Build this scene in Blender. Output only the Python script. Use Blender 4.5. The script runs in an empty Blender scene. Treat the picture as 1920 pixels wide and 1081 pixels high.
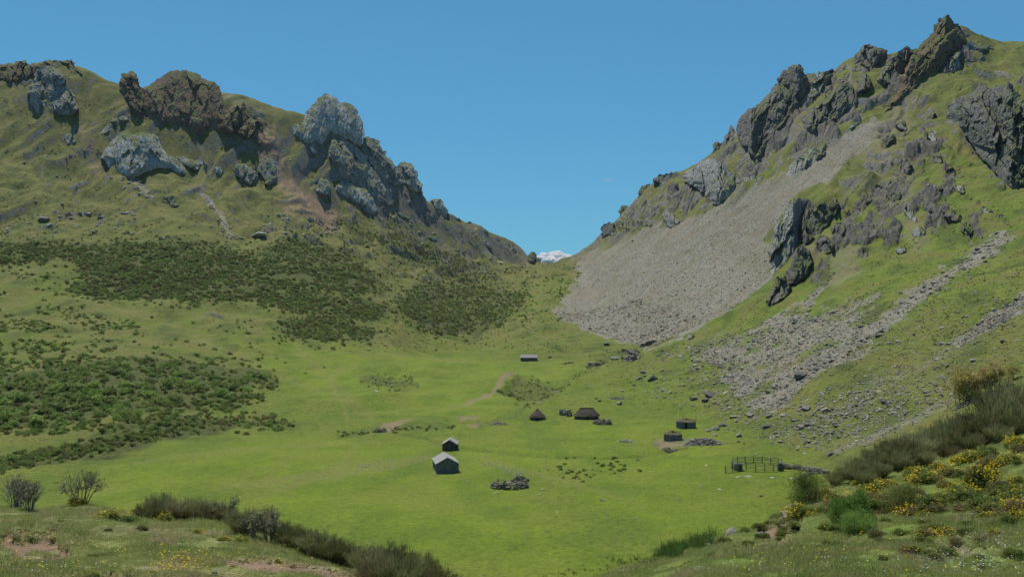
import bpy, math, random
import numpy as np
from mathutils import Vector, Matrix, Euler

SC = bpy.context.scene
COL = SC.collection
F = 1800.0; CX = 960.0; CY = 540.5; CAMZ = 43.0

# ------------------------------------------------------------------ camera, sky, sun, exposure
cam_d = bpy.data.cameras.new("camera"); cam = bpy.data.objects.new("camera", cam_d); COL.objects.link(cam)
cam.location = (0, 0, CAMZ); cam.rotation_euler = (math.radians(90), 0, 0)
cam_d.sensor_width = 36; cam_d.lens = 36 * F / 1920; cam_d.clip_start = 0.5; cam_d.clip_end = 30000
SC.camera = cam
SUN_EL = 64.0; SUN_AZ = -25.0          # azimuth measured from +Y (view direction), negative = left
w = bpy.data.worlds.new("World"); SC.world = w; w.use_nodes = True
nt = w.node_tree; bg = nt.nodes["Background"]
sky = nt.nodes.new("ShaderNodeTexSky"); sky.sky_type = 'NISHITA'; sky.sun_disc = False
sky.sun_elevation = math.radians(SUN_EL); sky.sun_rotation = math.radians(SUN_AZ)
sky.altitude = 1500; sky.air_density = 1.0; sky.dust_density = 0.0; sky.ozone_density = 3.0
gam = nt.nodes.new("ShaderNodeGamma"); gam.inputs[1].default_value = 0.5; nt.links.new(sky.outputs[0], gam.inputs[0])
tnt = nt.nodes.new("ShaderNodeMix"); tnt.data_type = 'RGBA'; tnt.blend_type = 'MULTIPLY'; tnt.inputs[0].default_value = 1
tnt.inputs[7].default_value = (0.50, 1.34, 1.88, 1); nt.links.new(gam.outputs[0], tnt.inputs[6])
nt.links.new(tnt.outputs[2], bg.inputs[0]); bg.inputs[1].default_value = 0.1
sun_d = bpy.data.lights.new("sun", 'SUN'); sun_d.energy = 4.8; sun_d.angle = math.radians(0.5); sun_d.color = (1.0, 0.95, 0.85)
sun = bpy.data.objects.new("sun", sun_d); COL.objects.link(sun)
az = math.radians(SUN_AZ); el = math.radians(SUN_EL)
sdir = Vector((math.sin(az) * math.cos(el), math.cos(az) * math.cos(el), math.sin(el)))
sun.rotation_euler = sdir.to_track_quat('Z', 'Y').to_euler(); sun.location = (0, 0, 400)
vs = SC.view_settings; vs.view_transform = 'Standard'; vs.look = 'None'; vs.gamma = 1.0; vs.exposure = 0.28
vs.use_curve_mapping = False

rng = np.random.default_rng(7); random.seed(7)

# ------------------------------------------------------------------ noise (numpy)
def _h(ix, iy, iz, s):
    h = (ix.astype(np.int64) * 374761393 + iy.astype(np.int64) * 668265263 + iz.astype(np.int64) * 2147483647 + s * 974634777) & 0xffffffff
    h = ((h ^ (h >> 13)) * 1274126177) & 0xffffffff
    h = (h ^ (h >> 16))
    return h
def rnd(ix, iy, iz, s):
    return (_h(ix, iy, iz, s) & 0xffffff) / float(0xffffff)
def noise2(x, y, s=0):
    x0 = np.floor(x); y0 = np.floor(y); fx = x - x0; fy = y - y0
    ix = x0.astype(np.int64); iy = y0.astype(np.int64); z = np.zeros_like(ix)
    u = fx * fx * fx * (fx * (fx * 6 - 15) + 10); v = fy * fy * fy * (fy * (fy * 6 - 15) + 10)
    def g(dx, dy):
        a = rnd(ix + dx, iy + dy, z, s) * 6.2832
        return np.cos(a) * (fx - dx) + np.sin(a) * (fy - dy)
    a = g(0, 0); b = g(1, 0); c = g(0, 1); d = g(1, 1)
    return ((a + (b - a) * u) * (1 - v) + (c + (d - c) * u) * v) * 1.5
def fbm2(x, y, o=4, s=0, r=False):
    t = 0; a = 1.0; tot = 0
    for i in range(o):
        n = noise2(x + 13.7 * i, y - 7.3 * i, s + i)
        t = t + a * ((1 - 2 * np.abs(n)) if r else n); tot += a
        x = x * 2.03; y = y * 2.03; a *= 0.5
    return t / tot
def facet2(x, y, s=0):
    """piecewise planar cell noise: every cell is a tilted facet"""
    ix0 = np.floor(x).astype(np.int64); iy0 = np.floor(y).astype(np.int64)
    best = np.full(x.shape, 1e9); val = np.zeros(x.shape)
    z = np.zeros_like(ix0)
    for dx in (-1, 0, 1):
        for dy in (-1, 0, 1):
            ix = ix0 + dx; iy = iy0 + dy
            px = ix + rnd(ix, iy, z, s); py = iy + rnd(ix, iy, z, s + 1)
            qx = x - px; qy = y - py; d = qx * qx + qy * qy
            v = rnd(ix, iy, z, s + 2) - .5 + (rnd(ix, iy, z, s + 3) - .5) * 1.3 * qx + (rnd(ix, iy, z, s + 4) - .5) * 1.3 * qy
            m = d < best
            best = np.where(m, d, best); val = np.where(m, v, val)
    return val
def pchip(xk, yk, x):
    xk = np.asarray(xk, float); yk = np.asarray(yk, float); h = np.diff(xk); dl = np.diff(yk) / h
    m = np.zeros_like(yk)
    for i in range(1, len(xk) - 1):
        if dl[i - 1] * dl[i] > 0: m[i] = 2 * dl[i - 1] * dl[i] / (dl[i - 1] + dl[i])
    m[0] = dl[0]; m[-1] = dl[-1]
    x = np.clip(x, xk[0], xk[-1]); i = np.clip(np.searchsorted(xk, x) - 1, 0, len(xk) - 2)
    t = (x - xk[i]) / h[i]; t2 = t * t; t3 = t2 * t
    return (2*t3-3*t2+1)*yk[i] + (t3-2*t2+t)*h[i]*m[i] + (-2*t3+3*t2)*yk[i+1] + (t3-t2)*h[i]*m[i+1]
def sstep(a, b, x):
    t = np.clip((x - a) / (b - a), 0, 1); return t * t * (3 - 2 * t)
def sdpoly(poly, x, y):
    """signed distance, positive inside"""
    p = np.asarray(poly, float); n = len(p); d = np.full(x.shape, 1e18); ins = np.zeros(x.shape, bool)
    for i in range(n):
        a = p[i]; b = p[(i + 1) % n]; e = b - a; wx = x - a[0]; wy = y - a[1]
        t = np.clip((wx * e[0] + wy * e[1]) / max(1e-9, e @ e), 0, 1)
        d = np.minimum(d, (wx - e[0] * t) ** 2 + (wy - e[1] * t) ** 2)
        c = (a[1] > y) != (b[1] > y)
        with np.errstate(divide='ignore', invalid='ignore'):
            xi = (b[0] - a[0]) * (y - a[1]) / (b[1] - a[1] if b[1] != a[1] else 1e-9) + a[0]
        ins ^= (c & (x < xi))
    d = np.sqrt(d); return np.where(ins, d, -d)
def dline(pts, x, y):
    p = np.asarray(pts, float); d = np.full(x.shape, 1e18)
    for i in range(len(p) - 1):
        a = p[i]; e = p[i + 1] - a; wx = x - a[0]; wy = y - a[1]
        t = np.clip((wx * e[0] + wy * e[1]) / (e @ e), 0, 1)
        d = np.minimum(d, (wx - e[0] * t) ** 2 + (wy - e[1] * t) ** 2)
    return np.sqrt(d)

# ------------------------------------------------------------------ materials
class NT:
    def __init__(s, name):
        s.m = bpy.data.materials.new(name); s.m.use_nodes = True; s.t = s.m.node_tree; s.b = s.t.nodes["Principled BSDF"]
        s.b.inputs['Roughness'].default_value = 0.9
        s.b.inputs['Specular IOR Level'].default_value = 0.15
    def n(s, typ, **kw):
        nd = s.t.nodes.new(typ)
        for k, v in kw.items():
            if k.startswith('i_'):
                nd.inputs[int(k[2:])].default_value = v
            else: setattr(nd, k, v)
        return nd
    def l(s, a, b): s.t.links.new(a, b)
    def coord(s):
        return s.n('ShaderNodeNewGeometry').outputs['Position']
    def noise(s, scale, detail=4, vec=None, rough=0.6, stretch=None):
        v = vec or s.coord()
        if stretch:
            mp = s.n('ShaderNodeMapping'); mp.inputs['Scale'].default_value = stretch[:3]
            if len(stretch) > 3: mp.inputs['Rotation'].default_value = stretch[3]
            s.l(v, mp.inputs[0]); v = mp.outputs[0]
        nd = s.n('ShaderNodeTexNoise'); nd.inputs['Scale'].default_value = scale; nd.inputs['Detail'].default_value = detail
        nd.inputs['Roughness'].default_value = rough; s.l(v, nd.inputs['Vector']); return nd.outputs['Fac']
    def vor(s, scale, feature='F1', out='Distance', rand=1.0, stretch=None):
        v = s.coord()
        if stretch:
            mp = s.n('ShaderNodeMapping'); mp.inputs['Scale'].default_value = stretch[:3]; s.l(v, mp.inputs[0]); v = mp.outputs[0]
        nd = s.n('ShaderNodeTexVoronoi'); nd.feature = feature; nd.inputs['Scale'].default_value = scale; s.l(v, nd.inputs['Vector']); return nd.outputs[out]
    def ramp(s, fac, stops):
        r = s.n('ShaderNodeValToRGB'); e = r.color_ramp.elements
        while len(e) > 1: e.remove(e[-1])
        for i, (p, c) in enumerate(stops):
            el_ = e[0] if i == 0 else e.new(p); el_.position = p; el_.color = (c[0], c[1], c[2], 1) if hasattr(c, '__len__') else (c, c, c, 1)
        s.l(fac, r.inputs[0]); return r.outputs[0]
    def mix(s, fac, a, b, mode='MIX'):
        m = s.n('ShaderNodeMix', data_type='RGBA', blend_type=mode); 
        for sock, v in ((m.inputs[0], fac), (m.inputs[6], a), (m.inputs[7], b)):
            if hasattr(v, 'node'): s.l(v, sock)
            elif hasattr(v, '__len__'): sock.default_value = (v[0], v[1], v[2], 1)
            else: sock.default_value = v
        return m.outputs[2]
    def math(s, op, a, b=None, c=None, clamp=False):
        m = s.n('ShaderNodeMath', operation=op); m.use_clamp = clamp
        for i, v in enumerate((a, b, c)):
            if v is None: continue
            if hasattr(v, 'node'): s.l(v, m.inputs[i])
            else: m.inputs[i].default_value = v
        return m.outputs[0]
    def attr(s, name):
        a = s.n('ShaderNodeAttribute'); a.attribute_name = name; return a
    def bump(s, h, strength=0.5, dist=0.3, normal=None):
        b = s.n('ShaderNodeBump'); b.inputs['Strength'].default_value = strength; b.inputs['Distance'].default_value = dist
        s.l(h, b.inputs['Height'])
        if normal: s.l(normal, b.inputs['Normal'])
        return b.outputs[0]
    def out(s, col, normal=None):
        if hasattr(col, 'node'): s.l(col, s.b.inputs['Base Color'])
        else: s.b.inputs['Base Color'].default_value = (*col, 1)
        if normal: s.l(normal, s.b.inputs['Normal'])
        return s.m
    def objrand(s): return s.n('ShaderNodeObjectInfo').outputs['Random']
    def sepnz(s):
        g = s.n('ShaderNodeNewGeometry'); x = s.n('ShaderNodeSeparateXYZ'); s.l(g.outputs['True Normal'], x.inputs[0]); return x.outputs[2]

def rock_colour(m, dark, light, brown, brown_amt=0.3, size=1.0):
    n1 = m.noise(0.06 / size, 5); n2 = m.noise(0.5 / size, 6, rough=.7); n3 = m.noise(0.25 / size, 5, stretch=(1, 1, 0.18))
    c = m.mix(m.ramp(n2, [(0.3, 0.0), (0.7, 1.0)]), dark, light)
    c = m.mix(m.ramp(n1, [(0.45 - brown_amt * .3, brown_amt + .0), (0.6, 0.0)]) if brown_amt < .9 else m.ramp(n1, [(0.3, 1.0), (0.75, 0.35)]), c, brown)
    c = m.mix(m.ramp(n3, [(0.50, 0.0), (0.62, 0.55)]), c, (dark[0] * .55, dark[1] * .55, dark[2] * .58))
    sp = m.noise(1.6 / size, 3, rough=.8)
    c = m.mix(m.ramp(sp, [(0.60, 0.0), (0.72, 0.55)]), c, (light[0] * 1.35, light[1] * 1.35, light[2] * 1.3))
    return c, n2, n3

def mat_crag(name, dark, light, brown, bamt, grass=True):
    m = NT(name); c, n2, n3 = rock_colour(m, dark, light, brown, bamt)
    if grass:
        nz = m.sepnz(); gn = m.noise(0.12, 4)
        g = m.math('ADD', nz, m.math('MULTIPLY', m.math('SUBTRACT', gn, .5), 0.9))
        gm = m.ramp(g, [(0.60, 0.0), (0.74, 1.0)])
        c = m.mix(gm, c, m.mix(m.noise(.8, 3), (0.055, 0.075, 0.018), (0.11, 0.125, 0.035)))
    h = m.noise(0.9, 8, rough=.75); v = m.vor(0.35, 'DISTANCE_TO_EDGE', stretch=(1, 1, .4))
    hh = m.math('ADD', h, m.math('MULTIPLY', m.math('MINIMUM', v, .25), 1.2))
    return m.out(c, m.bump(hh, 0.7, .7))
M = {}
M['crag_grey'] = mat_crag('limestone_grey', (0.15, 0.152, 0.15), (0.36, 0.352, 0.335), (0.24, 0.19, 0.14), .3)
M['crag_pale'] = mat_crag('limestone_pale', (0.21, 0.21, 0.205), (0.48, 0.47, 0.45), (0.30, 0.25, 0.19), .2)
M['crag_brown'] = mat_crag('rock_brown', (0.06, 0.052, 0.047), (0.15, 0.122, 0.104), (0.17, 0.10, 0.062), .95)
M['crag_dark'] = mat_crag('rock_dark', (0.075, 0.073, 0.07), (0.20, 0.19, 0.175), (0.16, 0.125, 0.09), .6)
M['crag_blue'] = mat_crag('rock_dark_mossy', (0.055, 0.06, 0.062), (0.18, 0.185, 0.18), (0.10, 0.11, 0.045), .7)

def mat_stone(name, dark, light, brown):
    m = NT(name); r = m.objrand(); 
    c = m.mix(r, dark, light); n = m.noise(1.3, 5, rough=.75)
    c = m.mix(m.ramp(n, [(0.4, 0.0), (0.65, 0.8)]), c, (light[0] * 1.2, light[1] * 1.2, light[2] * 1.15))
    c = m.mix(m.ramp(m.noise(.35, 3), [(0.5, 0.0), (0.7, .7)]), c, brown)
    return m.out(c, m.bump(m.noise(3, 6, rough=.7), .8, .25))
M['stone'] = mat_stone('boulder_stone', (0.09, 0.085, 0.075), (0.24, 0.22, 0.19), (0.15, 0.12, 0.085))
M['stone_scree'] = mat_stone('scree_stone', (0.11, 0.102, 0.085), (0.24, 0.225, 0.19), (0.17, 0.148, 0.11))
M['stone_pale'] = mat_stone('pale_stone', (0.17, 0.16, 0.14), (0.31, 0.30, 0.27), (0.24, 0.20, 0.15))
M['stone_dark'] = mat_stone('dark_stone', (0.045, 0.045, 0.048), (0.12, 0.12, 0.12), (0.08, 0.07, 0.055))

def mat_leaf(name, a, b, c=None, trans=.35, k=1.0):
    a = tuple(v * k for v in a); b = tuple(v * k for v in b); c = tuple(v * k for v in c) if c else None
    m = NT(name); r = m.objrand(); n = m.noise(2.5, 2)
    col = m.mix(m.ramp(m.math('ADD', m.math('MULTIPLY', r, .6), m.math('MULTIPLY', n, .5)), [(0.2, 0.0), (0.85, 1.0)]), a, b)
    if c: col = m.mix(m.ramp(m.noise(.8, 3), [(0.5, 0.0), (0.65, 0.8)]), col, c)
    m.out(col); m.b.inputs['Roughness'].default_value = .8
    tr = m.n('ShaderNodeBsdfTranslucent'); m.l(col, tr.inputs[0]); mx = m.n('ShaderNodeMixShader'); mx.inputs[0].default_value = trans
    m.l(m.b.outputs[0], mx.inputs[1]); m.l(tr.outputs[0], mx.inputs[2])
    o = [x for x in m.t.nodes if x.type == 'OUTPUT_MATERIAL'][0]; m.l(mx.outputs[0], o.inputs[0])
    return m.m
M['heath_leaf'] = mat_leaf('heath_leaf', (0.038, 0.055, 0.016), (0.075, 0.098, 0.026), (0.085, 0.07, 0.03), k=3.0)
M['heath_leaf_brown'] = mat_leaf('heath_leaf_brown', (0.055, 0.055, 0.022), (0.095, 0.085, 0.035), (0.095, 0.062, 0.035), k=2.4)
M['shrub_leaf'] = mat_leaf('shrub_leaf', (0.040, 0.065, 0.016), (0.085, 0.12, 0.028), k=3.0)
M['belt_leaf'] = mat_leaf('dark_belt_leaf', (0.055, 0.062, 0.022), (0.10, 0.10, 0.036), (0.11, 0.078, 0.042), k=1.5)
M['broom_leaf'] = mat_leaf('broom_leaf', (0.085, 0.092, 0.036), (0.14, 0.14, 0.065), (0.15, 0.115, 0.07), k=1.9)
M['gorse_leaf'] = mat_leaf('gorse_leaf', (0.06, 0.085, 0.02), (0.12, 0.14, 0.035), (0.11, 0.095, 0.035), k=1.7)
M['willow_leaf'] = mat_leaf('willow_leaf', (0.06, 0.10, 0.02), (0.11, 0.165, 0.035), k=1.9)
M['orange_leaf'] = mat_leaf('orange_leaf', (0.26, 0.23, 0.08), (0.40, 0.29, 0.14), (0.2, 0.22, 0.06), k=1.5)
M['rush'] = mat_leaf('rush_blade', (0.03, 0.06, 0.014), (0.06, 0.095, 0.022), k=2)
M['petal'] = mat_leaf('yellow_petal', (0.70, 0.46, 0.012), (0.82, 0.58, 0.02), trans=.4)
M['petal_white'] = mat_leaf('white_petal', (0.5, 0.5, 0.45), (0.7, 0.7, 0.65))
M['grass_blade'] = mat_leaf('grass_blade', (0.19, 0.235, 0.065), (0.34, 0.36, 0.13), (0.40, 0.32, 0.18), trans=.5)
M['twig'] = NT('twig_bark').out((0.17, 0.155, 0.135))
M['bark'] = NT('dark_bark').out((0.075, 0.062, 0.05))
M['wood'] = NT('weathered_wood').out((0.10, 0.095, 0.085))

def mat_wall(name, dark, light):
    m = NT(name); ce = m.n('ShaderNodeTexVoronoi'); ce.inputs['Scale'].default_value = 2.6
    mp = m.n('ShaderNodeMapping'); mp.inputs['Scale'].default_value = (1, 1, 1.8); m.l(m.coord(), mp.inputs[0]); m.l(mp.outputs[0], ce.inputs['Vector'])
    x = m.n('ShaderNodeSeparateColor'); m.l(ce.outputs['Color'], x.inputs[0])
    c = m.mix(x.outputs[0], dark, light)
    e = m.n('ShaderNodeTexVoronoi'); e.feature = 'DISTANCE_TO_EDGE'; e.inputs['Scale'].default_value = 2.6; m.l(mp.outputs[0], e.inputs['Vector'])
    c = m.mix(m.ramp(e.outputs[0], [(0.0, 1.0), (0.12, 0.0)]), c, (dark[0] * .4, dark[1] * .4, dark[2] * .4))
    return m.out(c, m.bump(m.math('MINIMUM', e.outputs[0], .2), .9, .5))
M['wall_grey'] = mat_wall('dry_stone_grey', (0.14, 0.145, 0.15), (0.30, 0.305, 0.30))
M['wall_brown'] = mat_wall('dry_stone_brown', (0.08, 0.065, 0.05), (0.20, 0.165, 0.13))
M['wall_dark'] = mat_wall('dry_stone_dark', (0.07, 0.07, 0.07), (0.19, 0.185, 0.175))
def mat_roof():
    m = NT('slate_roof'); n = m.noise(1.1, 5, rough=.7); c = m.mix(n, (0.17, 0.165, 0.155), (0.30, 0.295, 0.28))
    c = m.mix(m.ramp(m.noise(.5, 3), [(0.5, 0.0), (0.7, .5)]), c, (0.2, 0.19, 0.13))
    return m.out(c, m.bump(n, .3, .1))
M['roof'] = mat_roof()
m = NT('old_thatch'); n = m.noise(2.2, 5, stretch=(1, 1, .35), rough=.75)
M['thatch'] = m.out(m.mix(m.ramp(n, [(0.35, 0.0), (0.65, 1.0)]), (0.042, 0.034, 0.027), (0.115, 0.09, 0.066)), m.bump(n, .9, .4))
m = NT('turf_roof'); n = m.noise(1.4, 5, rough=.75)
M['turf'] = m.out(m.mix(m.ramp(n, [(0.4, 0.0), (0.6, 1.0)]), (0.10, 0.075, 0.045), (0.085, 0.095, 0.025)), m.bump(n, .9, .4))
M['dark_void'] = NT('doorway_shade').out((0.02, 0.017, 0.015))  # near-black colour painted for the shade inside hut doorways
m = NT('cloud_white'); m.out((0.88, 0.88, 0.88)); tr = m.n('ShaderNodeBsdfTranslucent'); tr.inputs[0].default_value = (.9, .9, .9, 1); mx = m.n('ShaderNodeMixShader'); mx.inputs[0].default_value = .7
m.l(m.b.outputs[0], mx.inputs[1]); m.l(tr.outputs[0], mx.inputs[2]); m.l(mx.outputs[0], [x for x in m.t.nodes if x.type == 'OUTPUT_MATERIAL'][0].inputs[0]); M['cloud'] = m.m

# ------------------------------------------------------------------ terrain in layers (rows from near to far)
def K(*a): return [(p[0], p[1], p[2]) for p in a]   # (px, py, depth)
LAY = [
 K((-500,1500,6),(2420,1500,6)),
 K((-500,1100,15),(0,1098,15),(640,1150,15),(900,1230,15),(1130,1160,16),(1300,1110,16),(1920,1095,16),(2420,1080,16)),
 K((-500,930,36),(0,946,34),(150,948,34),(300,966,33),(400,978,32),(500,1002,31),(560,1020,30),(640,1044,29),(720,1066,28),(850,1120,26),(1000,1145,26),(1130,1088,29),(1300,1032,35),(1430,990,42),(1500,945,48),(1600,898,54),(1700,862,60),(1800,830,64),(1920,785,68),(2420,640,80)),
 K((-500,1030,58),(0,1110,58),(500,1180,55),(850,1220,58),(1000,1220,58),(1300,1150,60),(1500,1060,75),(1700,980,92),(1920,860,105),(2420,640,115)),
 K((-500,1010,165),(0,1040,158),(400,1075,146),(960,1100,139),(1300,1075,145),(1430,1010,165),(1500,955,188),(1700,875,190),(1920,805,172),(2420,640,170)),
 K((-500,940,190),(0,889,222),(150,867,238),(300,838,260),(450,809,288),(600,798,300),(700,806,291),(850,840,258),(1000,857,245),(1200,852,248),(1400,850,248),(1500,850,245),(1600,825,240),(1920,740,215),(2420,590,205)),
 K((-500,880,215),(0,812,262),(150,808,270),(300,795,290),(450,780,315),(600,768,338),(850,785,316),(1000,780,328),(1200,775,330),(1350,780,315),(1500,755,290),(1700,705,275),(1920,650,255),(2420,480,240)),
 K((-500,720,330),(0,690,350),(300,680,400),(600,688,455),(800,688,490),(990,674,545),(1080,686,500),(1150,680,500),(1250,690,450),(1350,680,408),(1500,645,368),(1700,590,340),(1920,520,320),(2420,330,300)),
 K((-500,620,450),(0,600,470),(300,590,520),(500,600,550),(600,625,560),(720,635,570),(800,655,590),(900,645,640),(1000,628,650),(1130,640,610),(1250,625,560),(1400,590,500),(1500,560,460),(1700,490,430),(1920,410,410),(2420,200,390)),
 K((-500,460,600),(0,462,620),(300,450,660),(450,462,690),(650,500,720),(750,540,740),(850,562,790),(950,545,850),(1000,530,880),(1060,520,870),(1130,560,760),(1250,530,680),(1400,480,620),(1500,430,575),(1700,360,535),(1920,285,510),(2420,90,480)),
 K((-500,330,740),(0,330,760),(300,340,800),(500,380,830),(650,420,880),(800,462,960),(900,490,1040),(1000,506,1110),(1060,502,1050),(1130,488,880),(1250,430,810),(1400,345,740),(1500,290,700),(1600,235,675),(1700,220,650),(1920,165,630),(2420,60,600)),
 K((-500,90,880),(-200,115,890),(0,143,900),(60,135,900),(100,120,900),(150,130,900),(215,158,905),(260,165,910),(330,158,920),(420,176,930),(460,180,940),(500,197,950),(560,214,960),(600,222,970),(640,232,985),(680,268,1000),(740,320,1020),(775,342,1030),(800,374,1040),(850,405,1080),(900,425,1120),(960,454,1180),(985,472,1215),(1005,488,1240),(1025,494,1250),(1060,488,1200),(1090,470,1120),(1130,440,1060),(1180,388,1010),(1210,358,985),(1250,330,960),(1300,314,930),(1340,288,900),(1365,265,885),(1400,232,870),(1450,180,850),(1500,150,840),(1550,142,820),(1600,112,810),(1650,108,800),(1700,97,790),(1740,80,780),(1775,62,775),(1800,55,770),(1830,66,765),(1870,80,765),(1920,84,760),(2050,95,760),(2420,40,740)),
]
ROWS = [16, 100, 14, 12, 92, 46, 56, 56, 62, 72, 96]
PX = np.concatenate([np.arange(-5500, -500, 125.), np.arange(-500, -40, 9.), np.arange(-40, 1960, 2.35), np.arange(1960, 2421, 9.), np.arange(2500, 7500, 125.)])
nc = len(PX)
Dl = []; Zl = []
for L in LAY:
    xs = [p[0] for p in L]; py = pchip(xs, [p[1] for p in L], PX); d = pchip(xs, [p[2] for p in L], PX)
    Dl.append(d); Zl.append(CAMZ + d * (CY - py) / F)
for dd, dz in ((45, -14), (260, -110), (900, -30)):
    Dl.append(Dl[-1] + dd); Zl.append(np.maximum(Zl[-1] + dz, -5 if dd < 900 else 0))
ROWS = ROWS + [10, 8, 6]
Dl = np.array(Dl); Zl = np.array(Zl); KL = len(Dl)
def slopes(A):
    dl = np.diff(A, axis=0); m = np.zeros_like(A)
    a, b = dl[:-1], dl[1:]; ok = a * b > 0
    m[1:-1] = np.where(ok, 2 * a * b / np.where(ok, a + b, 1), 0); m[0] = dl[0]; m[-1] = dl[-1]; return m
mD = slopes(Dl); mZ = slopes(Zl)
Dr = []; Zr = []; Tr = []
for k, n in enumerate(ROWS):
    for t in np.arange(n) / n:
        h = (2*t**3-3*t**2+1, t**3-2*t**2+t, -2*t**3+3*t**2, t**3-t**2)
        Dr.append(h[0]*Dl[k]+h[1]*mD[k]+h[2]*Dl[k+1]+h[3]*mD[k+1]); Zr.append(h[0]*Zl[k]+h[1]*mZ[k]+h[2]*Zl[k+1]+h[3]*mZ[k+1]); Tr.append(k + t)
Dr.append(Dl[-1]); Zr.append(Zl[-1]); Tr.append(KL - 1.)
D = np.array(Dr); Z = np.array(Zr); T = np.array(Tr)[:, None] * np.ones_like(D); nr = D.shape[0]
PXG = np.ones((nr, 1)) * PX[None, :]
X = D * (PXG - CX) / F
PYG = CY - (Z - CAMZ) * F / D

# ---- zone masks (traced on the ground)
wx = fbm2(X / 22, D / 30, 4, 50) ; wy = fbm2(X / 22 + 40, D / 30, 4, 60)
w2x = fbm2(X / 6, D / 9, 3, 52); w2y = fbm2(X / 6 + 40, D / 9, 3, 62)
qx = PXG + wx * 26 + w2x * 12; qy = PYG + wy * 16 + w2y * 8
VIS = (T > 3.5) & (T <= 11.6)
def mask(polys, soft=6, grow=0):
    m = np.zeros_like(D)
    for p in polys:
        p = np.asarray(p, float); b = 30
        box = VIS & (PXG > p[:, 0].min() - b) & (PXG < p[:, 0].max() + b) & (PYG > p[:, 1].min() - b) & (PYG < p[:, 1].max() + b)
        if not box.any(): continue
        s = sdpoly(p, qx[box], qy[box]) + grow; m[box] = np.maximum(m[box], sstep(-soft, soft, s))
    return m
def linemask(lines):
    m = np.zeros_like(D)
    for pts, wd, st in lines:
        p = np.asarray(pts, float); b = 40
        box = VIS & (PXG > p[:, 0].min() - b) & (PXG < p[:, 0].max() + b) & (PYG > p[:, 1].min() - b) & (PYG < p[:, 1].max() + b)
        if not box.any(): continue
        dd = dline(p, PXG[box] + (wx[box] * 1.2 + w2x[box]) * wd * .9, PYG[box] + (wy[box] * 1.2 + w2y[box]) * wd * .8); m[box] = np.maximum(m[box], st * (1 - sstep(wd * .15, wd * 1.15, dd)))
    return m
SCREE_BIG = [(1040,590),(1065,548),(1085,518),(1078,500),(1105,478),(1180,442),(1240,420),(1300,412),(1345,388),(1420,352),(1500,310),(1570,265),(1640,215),(1668,212),(1640,262),(1570,318),(1475,385),(1448,430),(1440,470),(1442,525),(1360,590),(1290,620),(1215,658),(1160,640),(1100,618)]
SCREE_LOW = [(1585,498),(1530,555),(1520,590),(1560,600),(1650,578),(1610,640),(1535,700),(1470,765),(1400,765),(1365,735),(1345,690),(1310,668),(1330,645),(1430,602),(1505,565),(1560,508)]
SCREES = [SCREE_BIG, SCREE_LOW]
STREAKS = [([(1885,445),(1820,485),(1740,545),(1690,580),(1600,655),(1490,712)], 22, 1.0), ([(1930,560),(1870,600),(1800,640)], 16, .9), ([(1800,640),(1740,690),(1640,725),(1560,780),(1500,800)], 22, .6),
           ([(1800,742),(1740,770),(1690,800),(1560,848)], 13, .7), ([(1640,560),(1500,610),(1420,640)], 16, .7), ([(1360,625),(1300,655),(1240,668)], 12, .5)]
GREYST = [([(245,336),(262,350),(288,372)], 9, .9), ([(378,365),(405,395),(425,425),(438,446)], 9, .9), ([(345,425),(390,440)], 8, .5), ([(120,262),(135,290),(160,310)], 7, .5), ([(740,425),(800,452),(850,470)], 10, .7), ([(850,475),(900,500),(940,515)], 9, .5), ([(1255,425),(1300,408)], 6, .8), ([(40,425),(110,432)], 7, .5), ([(560,440),(640,425)], 8, .5)]
REDST = [([(500,262),(510,310),(540,345),(575,375),(615,412)], 20, .95), ([(520,300),(530,350),(560,400)], 26, .55), ([(150,235),(165,280),(185,320)], 15, .45), ([(478,235),(495,270)], 12, .7)]
ROCKZ = [[(1120,455),(1165,395),(1205,350),(1245,322),(1290,325),(1300,345),(1335,385),(1280,415),(1200,420),(1150,440)],
         [(1340,300),(1400,210),(1500,120),(1560,125),(1600,140),(1640,100),(1700,90),(1720,150),(1640,215),(1560,265),(1480,310),(1400,340),(1380,320)],
         [(1640,230),(1700,150),(1760,50),(1810,60),(1850,90),(1800,140),(1760,170),(1700,230),(1690,330),(1640,290)],
         [(1560,380),(1620,340),(1690,330),(1760,350),(1790,420),(1760,450),(1700,450),(1640,480),(1560,500),(1530,540),(1520,450)],
         [(1770,180),(1920,150),(1980,180),(1980,360),(1880,360),(1800,260)], [(1690,230),(1760,240),(1790,330),(1830,380),(1890,410),(1820,450),(1740,380),(1700,300)],
         [(820,375),(880,410),(960,455),(1010,485),(940,480),(860,430)], [(700,330),(800,372),(830,410),(760,400)], [(200,215),(420,170),(500,230),(500,280),(350,260),(230,230)],
         [(-60,120),(150,110),(170,150),(120,160),(-60,170)], [(560,400),(700,390),(720,420),(560,430)], [(480,225),(520,270),(500,300),(460,270)]]
HEATH = [[(130,475),(250,448),(380,452),(450,470),(520,500),(560,540),(640,560),(700,560),(725,585),(700,605),(640,600),(560,592),(480,560),(400,565),(300,560),(200,560),(120,545),(160,510)],
         [(-60,455),(80,455),(180,462),(200,475),(100,485),(-60,500)], [(700,440),(760,440),(830,470),(900,500),(940,525),(860,525),(790,500),(720,470)],
         [(740,560),(800,530),(880,530),(960,545),(990,560),(940,600),(880,625),(820,630),(760,600)], [(520,605),(600,595),(700,615),(690,640),(620,640),(540,630)],
         [(470,470),(560,450),(640,470),(700,510),(720,550),(640,555),(560,530)], [(1130,420),(1200,385),(1240,380),(1200,420),(1150,440)]]
PATCH = [[(60,690),(150,672),(300,676),(400,680),(480,690),(515,715),(470,735),(450,760),(330,760),(290,775),(240,790),(140,795),(0,790),(-60,790),(-60,730),(10,705)]]
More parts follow.
